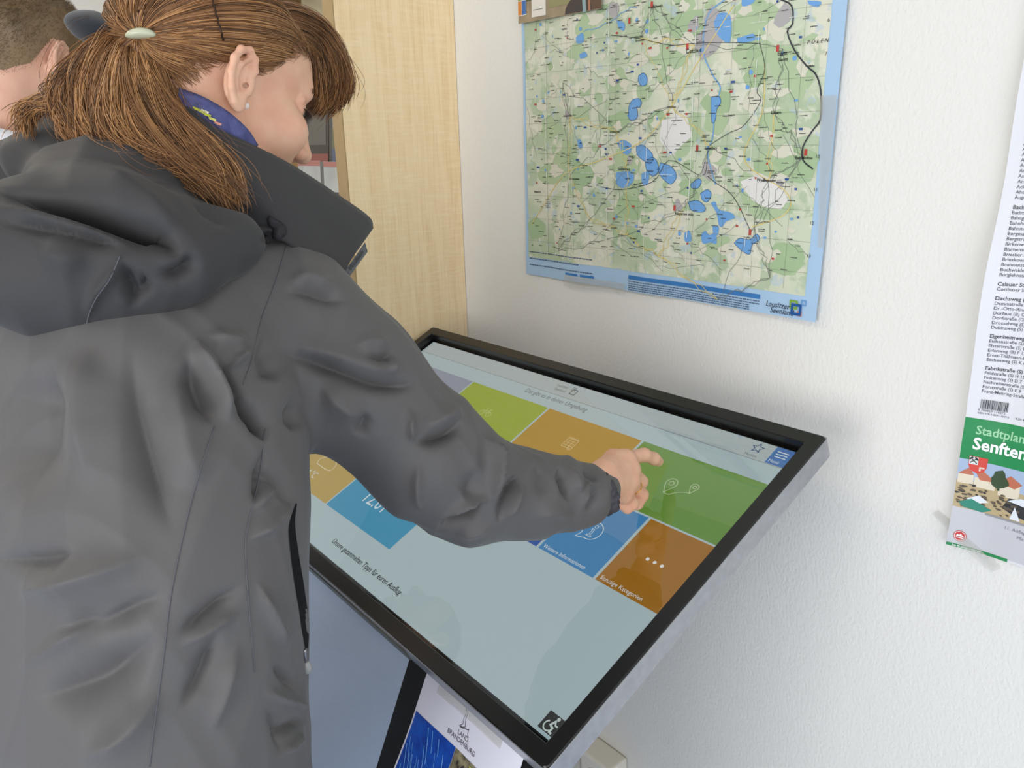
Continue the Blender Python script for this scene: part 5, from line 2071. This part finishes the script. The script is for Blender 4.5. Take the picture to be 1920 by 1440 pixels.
# jacket
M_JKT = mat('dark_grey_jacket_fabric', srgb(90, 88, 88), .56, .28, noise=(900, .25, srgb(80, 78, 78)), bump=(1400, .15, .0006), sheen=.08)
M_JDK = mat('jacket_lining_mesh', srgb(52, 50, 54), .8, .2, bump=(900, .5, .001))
f = Field((-1.17, -.08, .79), (-.49, .80, 1.42), .0026)
f.column(TORSO, k=0, power=2.25)
f.chain(ARM[:-1] + [P(1124, 917, .982)], [.070, .073, .068, .060, .049, .038, .027], k=.03)
f.chain(LARM[:2] + [(-1.06, .17, .85)], [.078, .062, .045], k=.03)
f.cap((-.845, .20, 1.31), P(548, 575, .80), .080, .060, k=.04)
f.cap((-.845, .20, 1.31), LSH, .085, .070, k=.04)
f.ell(P(360, 640, .80), (.07, .05, .10), k=.05)
STROKES = [
    # back, upper
    ([(170, 640), (150, 760), (165, 920)], 48, .007), ([(95, 660), (62, 800), (45, 960)], 52, -.012), ([(248, 640), (252, 760), (290, 900), (330, 1010)], 34, -.008),
    ([(330, 690), (350, 830), (380, 930)], 40, .006),
    # waist folds
    ([(-20, 1050), (80, 1052), (150, 1032)], 16, -.006), ([(20, 1112), (140, 1086), (290, 1036)], 30, .007), ([(100, 1182), (200, 1160), (322, 1108)], 24, -.007),
    ([(20, 1262), (150, 1180), (275, 1108)], 14, .003), ([(60, 1312), (180, 1282), (302, 1190)], 40, -.010), ([(150, 1425), (240, 1372), (302, 1290)], 26, .006),
    # side panel
    ([(330, 1192), (390, 1150), (462, 1092)], 12, -.006), ([(335, 1215), (400, 1175), (455, 1140)], 9, .004), ([(338, 1335), (380, 1262), (415, 1170)], 13, -.006), ([(395, 1380), (425, 1290), (448, 1200)], 14, .005),
    ([(478, 1080), (512, 1160), (545, 1230)], 9, .005), ([(465, 1015), (515, 980), (556, 935)], 9, .006), ([(478, 880), (520, 905), (548, 950)], 12, -.005), ([(470, 960), (500, 930), (540, 905)], 8, .004),
    ([(490, 1290), (545, 1315), (590, 1325)], 8, .005), ([(510, 1385), (550, 1362), (585, 1345)], 7, -.005), ([(520, 1420), (555, 1395), (575, 1372)], 6, .004), ([(495, 1320), (520, 1365), (530, 1420)], 10, -.004),
    ([(505, 1240), (535, 1270), (560, 1300)], 8, -.004),
    # armpit
    ([(372, 626), (376, 665), (408, 712), (425, 760), (432, 800)], 14, .011), ([(405, 660), (425, 700), (450, 745), (470, 790)], 9, -.009), ([(352, 660), (372, 735), (400, 800)], 22, -.009),
    ([(446, 740), (468, 770), (490, 800), (500, 830)], 12, -.013), ([(430, 690), (452, 672), (475, 655)], 9, .006), ([(500, 830), (490, 900), (480, 960)], 10, -.006), ([(380, 625), (430, 640), (480, 640)], 18, .006),
    # upper sleeve
    ([(528, 660), (575, 676), (625, 695), (700, 722), (760, 724), (790, 708)], 13, -.010), ([(540, 640), (620, 665), (700, 690), (770, 690)], 20, .005), ([(498, 620), (508, 680), (520, 720)], 20, -.008),
    ([(525, 545), (575, 545), (620, 558), (660, 566)], 14, -.006), ([(540, 520), (590, 520), (640, 545)], 14, .004), ([(545, 740), (555, 780), (550, 810)], 14, -.006), ([(655, 650), (700, 640), (740, 650)], 14, .004),
    ([(675, 665), (715, 672), (748, 660)], 8, -.005), ([(735, 660), (738, 690), (748, 694)], 6, .004), ([(600, 720), (640, 760), (690, 790)], 22, .005), ([(690, 770), (680, 800), (665, 820)], 12, -.005),
    # elbow
    ([(766, 760), (770, 800), (774, 836)], 6, .006), ([(772, 834), (812, 825), (850, 806), (866, 778)], 11, -.010), ([(800, 800), (840, 780), (870, 760)], 16, .005),
    ([(903, 812), (924, 850), (928, 900), (925, 968)], 7, .012), ([(912, 935), (885, 962), (852, 975), (815, 998)], 9, -.013), ([(925, 932), (890, 945), (855, 960), (815, 978)], 8, .007),
    ([(900, 870), (885, 920), (872, 940)], 16, -.005), ([(785, 860), (783, 920), (790, 965)], 10, .005), ([(935, 990), (944, 950), (962, 905), (976, 886)], 6, -.007), ([(946, 985), (965, 940), (980, 900)], 7, .006),
    ([(850, 1005), (890, 1000), (930, 985)], 9, .004),
    # forearm
    ([(1046, 872), (1056, 905), (1068, 945)], 7, -.008), ([(1062, 870), (1080, 900), (1090, 930)], 8, .005), ([(1107, 890), (1100, 920), (1092, 962)], 5, .005), ([(1120, 905), (1112, 940), (1100, 965)], 6, -.004),
    ([(1005, 860), (1015, 900), (1010, 940)], 12, -.004), ([(1090, 876), (1108, 888), (1122, 905)], 6, -.004), ([(1000, 975), (1040, 960), (1080, 975)], 12, .003),
]
jacket = garment(f, 'jacket', M_JKT, woman, STROKES, 1)
jb = bvh_of(jacket)
def seam(pts, name, r=.0005, n=40, lift=.0004, m=None, parent=None, bvh=None):
    path = [project_on(bvh or jb, x, y, lift) for x, y in spline(pts, n)]
    path = [p for p in path if p is not None]
    if len(path) < 4:
        return
    # drop jumps between layers
    keep = [path[0]]
    for p in path[1:]:
        if np.linalg.norm(p - keep[-1]) < .05:
            keep.append(p)
    if len(keep) < 4:
        return
    vv, ff = tube(np.array(keep), r, 6)
    return mesh_obj(name, vv, ff, m, parent or jacket, True)


M_SEAM = mat('grey_seam_stitch', srgb(92, 92, 97), .7, .2)
seam([(402, 800), (369, 902), (342, 1009), (320, 1120), (307, 1227), (292, 1340), (280, 1438)], 'back_seam', m=M_SEAM)
seam([(497, 805), (487, 889), (466, 980), (460, 1031), (467, 1138), (478, 1260)], 'side_seam', m=M_SEAM)
seam([(540, 452), (516, 530), (490, 600), (470, 680), (456, 720)], 'sleeve_seam', m=M_SEAM)
# pocket: dark opening with a zip pull
pk = spline([(556, 944), (548, 985), (553, 1040), (562, 1100), (571, 1160), (575, 1215)], 26)
pw = np.interp(np.linspace(0, 1, 26), [0, .25, .55, .85, 1], [1, 6.5, 8.5, 7.5, 3])
vv, ff = [], []
for (x, y), w_ in zip(pk, pw):
    row = []
    for o_ in (-1, 0, 1):
        p = project_on(jb, x + o_ * w_, y, .0012)
        row.append(p if p is not None else project_on(jb, x - 4, y, .0012))
    if any(r_ is None for r_ in row):
        continue
    vv += row
nr = len(vv) // 3
for i in range(nr - 1):
    for j in range(2):
        ff.append((i * 3 + j, i * 3 + j + 1, (i + 1) * 3 + j + 1, (i + 1) * 3 + j))
if nr > 2:
    tag(mesh_obj('pocket_opening', vv, ff, mat('pocket_black_tape', srgb(12, 12, 14), .8, .2), jacket), 'black open zip pocket slit')
zp = project_on(jb, 571, 1218, .004)
zq = project_on(jb, 574, 1240, .004)
if zp is not None and zq is not None:
    vv, ff = tube(spline([zp, (zp + zq) / 2 + np.array([.002, -.001, 0]), zq], 10), .0016, 8)
    pull = mesh_obj('zip_pull', vv, ff, mat('zip_metal', srgb(150, 150, 152), .3, .5, metal=.9), jacket, True)
    d_ = (zq - zp); d_ /= np.linalg.norm(d_)
    vv, ff = tube([zq, zq + d_ * .006, zq + d_ * .014, zq + d_ * .017], [.002, .0042, .0046, .002], 10)
    mesh_obj('pull_tab', vv, ff, mat('pull_tab_grey', srgb(150, 150, 148), .4), pull, True)

# gathered cuff
wc = P(1126, 917, .984)
wa = ARM[-1] - P(1077, 928, .968)
wa /= np.linalg.norm(wa)
t1 = np.cross(wa, (0, 0, 1)); t1 /= np.linalg.norm(t1); t2 = np.cross(wa, t1)
vv, ff = [], []
NR = 96
for i in range(10):
    h = -.012 + .018 * i / 9
    for j in range(NR):
        an = 2 * math.pi * j / NR
        rr = .0285 + .0012 * math.sin(an * 19 + i * .5) + .0010 * math.sin(an * 11 + 1 + i) + .0026 * math.sin(math.pi * i / 9) - (.004 if i == 9 else 0)
        vv.append(wc + wa * h + rr * (math.cos(an) * t1 * 1.22 + math.sin(an) * t2))
for i in range(9):
    for j in range(NR):
        ff.append((i * NR + j, i * NR + (j + 1) % NR, (i + 1) * NR + (j + 1) % NR, (i + 1) * NR + j))
mesh_obj('elastic_cuff', vv, ff, mat('cuff_elastic', srgb(70, 68, 74), .7, .2), jacket, True)

# hood lying on the back
M_JKT_SHADED = mat('jacket_fabric_shaded', srgb(60, 59, 60), .60, .22, noise=(900, .25, srgb(52, 51, 52)), bump=(1400, .15, .0006), sheen=.08)  # darker copy of the jacket fabric: shade on hood and collar as colour
f = Field((-1.25, -.02, 1.26), (-.60, .36, 1.56), .0034)


def hpt(x, y, d, r, dr, k):
    """flattened pillow facing the camera: r in pixels, dr depth radius in metres"""
    hh_ = project_on(jb, x, y)
    if hh_ is not None:
        d = min(pix(hh_)[2] + (d - .765), .80)
    c = P(x, y, d)
    z = M[:, 2]
    R = np.stack([M[:, 0], M[:, 1], z], 1)
    f.ell(c, (r[0] * d / F_PX, r[1] * d / F_PX, dr), R=R, k=k)


hpt(110, 480, .755, (205, 160), .050, .0)
hpt(-50, 460, .715, (110, 110), .045, .04)
hpt(270, 475, .755, (150, 112), .044, .04)
hpt(390, 455, .757, (110, 66), .036, .04)
hpt(482, 438, .757, (56, 24), .024, .03)
hpt(225, 340, .770, (170, 80), .055, .04)
hpt(112, 308, .775, (96, 62), .050, .04)
HSTR = [
    ([(-40, 345), (60, 372), (150, 396), (240, 425), (310, 455), (346, 490)], 17, -.022), ([(345, 470), (352, 495), (330, 512), (290, 512)], 12, -.008), ([(-40, 410), (80, 430), (180, 452), (250, 470)], 10, -.006),
    ([(-20, 385), (80, 402), (170, 425), (240, 450)], 14, .006), ([(225, 490), (236, 520), (252, 560), (246, 585)], 12, -.008), ([(264, 510), (272, 540), (262, 565)], 8, -.006), ([(226, 482), (205, 520), (175, 560), (163, 610)], 10, .004),
    ([(60, 470), (120, 480), (170, 500)], 30, .004), ([(180, 640), (300, 610), (400, 560), (500, 490)], 16, .004), ([(60, 300), (180, 330), (290, 390), (330, 440)], 30, .006), ([(350, 360), (400, 400), (440, 430)], 16, -.004),
    ([(505, 430), (500, 445), (492, 460)], 5, -.004), ([(520, 432), (515, 446), (508, 456)], 4, -.003),
]
hood = garment(f, 'hood', M_JKT_SHADED, jacket, HSTR, 1)
hb = bvh_of(hood)
seam([(225, 480), (205, 525), (180, 560), (164, 600), (163, 636)], 'hood_seam', m=M_SEAM, parent=jacket, bvh=hb)


def sheet_between(U, L, n, mrow, name, m, parent, thick, bulge=.0, crease=None):
    A, B = spline([P(*p) for p in U], n), spline([P(*p) for p in L], n)
    cam_dir = -M[:, 2]
    vv = []
    for j in range(mrow):
        t_ = j / (mrow - 1)
        for i in range(n):
            p = A[i] * (1 - t_) + B[i] * t_ + cam_dir * bulge * math.sin(math.pi * t_)
            if crease:
                p = p + cam_dir * crease(i / (n - 1), t_)
            vv.append(p)
    ff = [(j * n + i, j * n + i + 1, (j + 1) * n + i + 1, (j + 1) * n + i) for j in range(mrow - 1) for i in range(n - 1)]
    o = mesh_obj(name, vv, ff, m, parent, True)
    s_ = o.modifiers.new('cloth', 'SOLIDIFY')
    s_.thickness = thick
    s_.offset = 0
    return o


# stand-up collar, open at the front; runs round the neck behind the hair
COL_U = [(-10, 272, .80), (45, 247, .79), (82, 217, .78), (160, 214, .765), (260, 200, .735), (345, 198, .716), (400, 237, .715), (474, 273, .742), (548, 312, .780), (640, 372, .838), (690, 408, .872), (697, 428, .880)]
COL_L = [(-40, 345, .80), (10, 345, .79), (60, 340, .78), (150, 340, .765), (260, 340, .742), (340, 350, .742), (410, 395, .745), (470, 428, .752), (535, 455, .762), (590, 500, .785), (622, 522, .800), (637, 531, .808)]
collar = sheet_between(COL_U, COL_L, 60, 16, 'collar', M_JKT_SHADED, jacket, .004, .010, lambda u, v: .004 * math.sin(9 * u + 5 * v) * math.sin(math.pi * v) + .003 * math.sin(17 * u - 6 * v) * math.sin(math.pi * v))
M_STRIP = mat('collar_tape_grey', srgb(96, 97, 102), .6, .3)
st = sheet_between([(684, 455, .868), (689, 472, .868)], [(638, 522, .808), (643, 534, .808)], 2, 2, 'zip_tape', M_STRIP, jacket, .0008)
U0, U1, L0, L1 = P(636, 524, .805), P(684, 458, .866), P(644, 536, .805), P(689, 474, .866)


def strip_pt(a, b, lift=.001):
    p = (U0 * (1 - a) + U1 * a) * (1 - b) + (L0 * (1 - a) + L1 * a) * b
    return p - M[:, 2] * lift


mesh_obj('collar_tape', [strip_pt(a, b, .002) for b in (0, 1) for a in np.linspace(0, 1, 6)], [(i, i + 1, 7 + i, 6 + i) for i in range(5)], M_STRIP, jacket)
v_, f_ = text_geo('Jack Wolfskin', .02, sx=1.0)
w_ = v_[:, 0].max()
mesh_obj('tape_lettering', [strip_pt(.06 + .84 * x / w_, .80 - .62 * y / .0148, .0045) for x, y in v_], f_, mat('tape_ink', srgb(30, 30, 34), .6), jacket)
# drawcord knot where the hood meets the collar
rng = np.random.default_rng(2)
f = Field(P(520, 430, .75) - .05, P(520, 430, .75) + .05, .0014)
for k in range(16):
    f.ell(P(522 + rng.normal(0, 9), 432 + rng.normal(0, 10), .752 + rng.normal(0, .004)), (.004, .003, .005), k=.003)
p, q = f.mesh()
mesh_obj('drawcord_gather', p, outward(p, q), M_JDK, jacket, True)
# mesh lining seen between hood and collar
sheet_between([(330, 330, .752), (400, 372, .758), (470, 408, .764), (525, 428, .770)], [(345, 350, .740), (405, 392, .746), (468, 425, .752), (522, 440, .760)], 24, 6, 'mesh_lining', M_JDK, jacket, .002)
# patterned scarf edge above the collar
sheet_between([(338, 166, .730), (345, 170, .728), (380, 183, .727), (425, 209, .731), (462, 242, .744), (482, 272, .762)], [(336, 205, .722), (342, 208, .720), (372, 228, .721), (415, 254, .727), (452, 277, .741), (474, 296, .758)], 26, 6, 'scarf', mat('blue_violet_scarf', srgb(92, 96, 146), .8, .2, noise=(120, .6, srgb(60, 62, 104))), woman, .003, .003)
for k, (x, y, c) in enumerate(((368, 203, (200, 200, 70)), (378, 208, (214, 214, 96)), (388, 214, (196, 204, 64)), (398, 222, (218, 214, 120)), (408, 230, (216, 150, 130)), (384, 208, (230, 228, 200)))):
    pr = [P(x - 7, y - 4, .7165), P(x + 8, y + 2, .7165), P(x + 6, y + 6, .7165), P(x - 6, y + 1, .7165)]
    mesh_obj('scarf_pattern', pr, [(0, 1, 2, 3)], mat('scarf_ink_%d' % k, srgb(*c), .8), woman)

# trousers and shoes
M_TRS = mat('dark_blue_trousers', srgb(44, 50, 66), .8, .2)
f = Field((-1.04, -.06, .05), (-.56, .30, .90), .008)
for sx_ in (-1, 1):
    f.chain([(-.80 + sx_ * .080, .108, .83), (-.80 + sx_ * .092, .125, .47), (-.80 + sx_ * .094, .085, .07)], [.098, .072, .055], k=.03)
f.ell((-.80, .105, .80), (.172, .118, .09), k=.03)
p, q = f.mesh()
mesh_obj('trousers', p, outward(p, q), M_TRS, woman, True)
M_SHOE = mat('black_shoe', srgb(30, 30, 32), .5)
for sx_ in (-1, 1):
    shoe('shoe', (-.80 + sx_ * .094, .055, 0), (-.80 + sx_ * .108, .245, 0), M_SHOE, woman)

# ------------------------------------------------------------------ the man behind her
man = empty('person', (-1.42, .26, 0), 'man with short light brown hair and white collar behind the woman', 'person')
a_ = math.radians(26)
p_ = math.radians(-16)
MRz = np.array([[math.cos(a_), -math.sin(a_), 0], [math.sin(a_), math.cos(a_), 0], [0, 0, 1]])
MRx = np.array([[1, 0, 0], [0, math.cos(p_), -math.sin(p_)], [0, math.sin(p_), math.cos(p_)]])
MR = MRz @ MRx
MS = 1.0
MT = P(112, 112, 1.25) - MR @ np.array([.083, -.012, .002]) * MS
f = Field((-.112, -.135, -.165), (.112, .150, .145), .002, mirror=True)
head_field(f, True)
f.mirror = False
nl = ((MT + np.array([0, -.085, -.19])) - MT) / MS @ MR
f.cap((0, -.030, -.030), nl, .060, .064, k=.03)
hp, hq = f.mesh()
hq = outward(hp, hq)
ml_, mnl_ = hp.copy(), vert_normals(hp, hq)
mq_ = hq
hp = xform(hp, MR, MT, MS)
mx_, my_ = MT[0], MT[1] - .075
ZS = MT[2] - .205
f = Field((mx_ - .42, my_ - .22, 0), (mx_ + .42, my_ + .30, ZS + .08), .010)
MTOR = [(.84, mx_, my_ - .01, .185, .125), (1.05, mx_, my_ - .01, .175, .12), (1.25, mx_, my_ + .0, .205, .135), (ZS - .06, mx_, my_ + .0, .20, .125), (ZS + .02, mx_, my_ + .01, .11, .09), (ZS + .07, mx_, my_ + .02, .07, .07)]
f.column([(z, x, y, a - .03, b - .03) for z, x, y, a, b in MTOR])
MA = {}
for sx_ in (-1, 1):
    MA[sx_] = [(mx_ + sx_ * .185, my_, ZS - .07), (mx_ + sx_ * .225, my_ - .02, 1.13), (mx_ + sx_ * .225, my_ + .10, .90)]
    f.chain(MA[sx_], [.055, .045, .030], k=.03)
    f.chain([(mx_ + sx_ * .09, my_, .88), (mx_ + sx_ * .10, my_ + .02, .48), (mx_ + sx_ * .10, my_ - .02, .07)], [.09, .06, .042], k=.03)
bp_, bq_ = f.mesh()
bq_ = outward(bp_, bq_)
parts = [(hp, hq), (bp_, bq_)]
for sx_ in (-1, 1):
    J2 = relaxed_hand(MA[sx_][2], (0, .4, -.92), (-sx_, 0, 0), (0, .92, .4))
    lj = np.array([J2['elbow'], J2['wrist']] + sum([J2[n] for n in ('index', 'middle', 'ring', 'pinky', 'thumb')], []))
    f = Field(lj.min(0) - .05, lj.max(0) + .05, .0035)
    hand_chains(f, J2)
    a, b = f.mesh()
    parts.append((a, outward(a, b)))
v, q = merge(parts)
mesh_obj('body', v, q, M_SKIN_M, man, True)
HM = hair_mat('short_hair_light_brown', srgb(136, 112, 82), srgb(112, 92, 66))
HM2 = hair_mat('short_hair_tip', srgb(164, 138, 104), srgb(132, 108, 78))
def male_line(p):
    az = np.degrees(np.abs(np.arctan2(p[:, 0], p[:, 1])))
    return p[:, 2] - np.interp(az, [0, 30, 52, 66, 80, 92, 104, 114, 126, 150, 180], [.092, .086, .066, .030, .006, .036, .034, .012, -.014, -.034, -.040])


near_ear = (np.abs(ml_[:, 0]) > .0768) & (ml_[:, 1] > -.036) & (ml_[:, 1] < .012) & (ml_[:, 2] < .036)
up_ = male_line(ml_)
on_ = (up_ > 0) & ~near_ear
fq_ = mq_[on_[mq_].all(1)]
use, inv = np.unique(fq_, return_inverse=True)
mesh_obj('hair', xform(ml_[use] + mnl_[use] * .0009, MR, MT, MS), inv.reshape(-1, 4), HM, man, True)
rng = np.random.default_rng(21)
cand = np.where((up_ > -.006) & ~near_ear)[0]
paths, rads, mids = [], [], []
for i in rng.choice(cand, 9000):
    p0, n0, u_ = ml_[i], mnl_[i], up_[i]
    L = np.interp(u_, [-.006, .02, .06, .10], [.0022, .0045, .010, .018])
    dirv = n0 * .55 + np.array([0, -.25, -.75]) * np.interp(u_, [0, .08], [.9, .5]) + rng.normal(0, .12, 3)
    if p0[2] > .085:
        dirv = n0 * .6 + np.array([0, .7, .1]) + rng.normal(0, .2, 3)
    dirv /= np.linalg.norm(dirv)
    t_ = np.linspace(0, 1, 4)[:, None]
    paths.append(p0 + dirv * t_ * L)
    rads.append(rng.uniform(.00022, .0004))
    mids.append(int(rng.random() < .5))
paths = xform(np.array(paths).reshape(-1, 3), MR, MT, MS).reshape(-1, 4, 3)
tubes_mesh('short_hair', paths, rads, HM, man, 3, [HM2], np.array(mids))
# eyes of the man (turned away)
for sx_ in (-1, 1):
    vv, ff = lathe(xform((sx_ * .032, .0935, .021), MR, MT, MS), MR[:, 1], [(.0075, 0), (.005, .0016), (.001, .002)], 14)
    mesh_obj('eye', vv, ff, M_IRIS, man, True)
# white shirt collar
def ring_collar(c, R_, r0, r1, h, tilt, m, name, parent, n=48):
    vv, ff = [], []
    rows = 7
    for i in range(rows):
        t_ = i / (rows - 1)
        for j in range(n):
            an = 2 * math.pi * j / n
            rr = r0 * (1 - t_) + r1 * t_
            z = h * t_ + tilt * math.cos(an) + .004 * math.sin(3 * an)
            vv.append(np.array(c) + np.array([rr * math.sin(an) * 1.08, rr * math.cos(an), z]))
    for i in range(rows - 1):
        for j in range(n):
            ff.append((i * n + j, i * n + (j + 1) % n, (i + 1) * n + (j + 1) % n, (i + 1) * n + j))
    o = mesh_obj(name, vv, ff, m, parent, True)
    s_ = o.modifiers.new('cloth', 'SOLIDIFY')
    s_.thickness = .004
    return o


M_SHIRT = mat('white_shirt_cotton', srgb(232, 232, 238), .8, .2)
MCN = MT + np.array([.000, -.062, -.185])
MRC = 1.0
ring_collar(MCN, None, .112, .088, .085, -.020, M_SHIRT, 'shirt_collar', man)
M_MJ = mat('black_knit_jacket', srgb(30, 30, 34), .85, .2, bump=(500, .4, .001))
f = Field((mx_ - .36, my_ - .22, .76), (mx_ + .36, my_ + .28, ZS + .10), .008)
f.column([(z, x, y, a + .005, b + .008) for z, x, y, a, b in MTOR[:-1]], power=2.2)
for sx_ in (-1, 1):
    f.chain(MA[sx_], [.082, .068, .048], k=.03)
    f.cap((mx_, my_, ZS - .04), MA[sx_][0], .075, .070, k=.04)
p, q = f.mesh()
mesh_obj('jacket', p, outward(p, q), M_MJ, man, True)
f = Field((mx_ - .26, my_ - .18, .05), (mx_ + .26, my_ + .18, .95), .010)
for sx_ in (-1, 1):
    f.chain([(mx_ + sx_ * .088, my_, .87), (mx_ + sx_ * .10, my_ + .02, .48), (mx_ + sx_ * .10, my_ - .02, .07)], [.105, .080, .062], k=.03)
f.ell((mx_, my_, .86), (.175, .12, .09), k=.03)
p, q = f.mesh()
mesh_obj('trousers', p, outward(p, q), mat('grey_trousers', srgb(70, 72, 80), .8), man, True)
for sx_ in (-1, 1):
    shoe('shoe', (mx_ + sx_ * .10, my_ - .05, 0), (mx_ + sx_ * .115, my_ + .16, 0), M_SHOE, man)
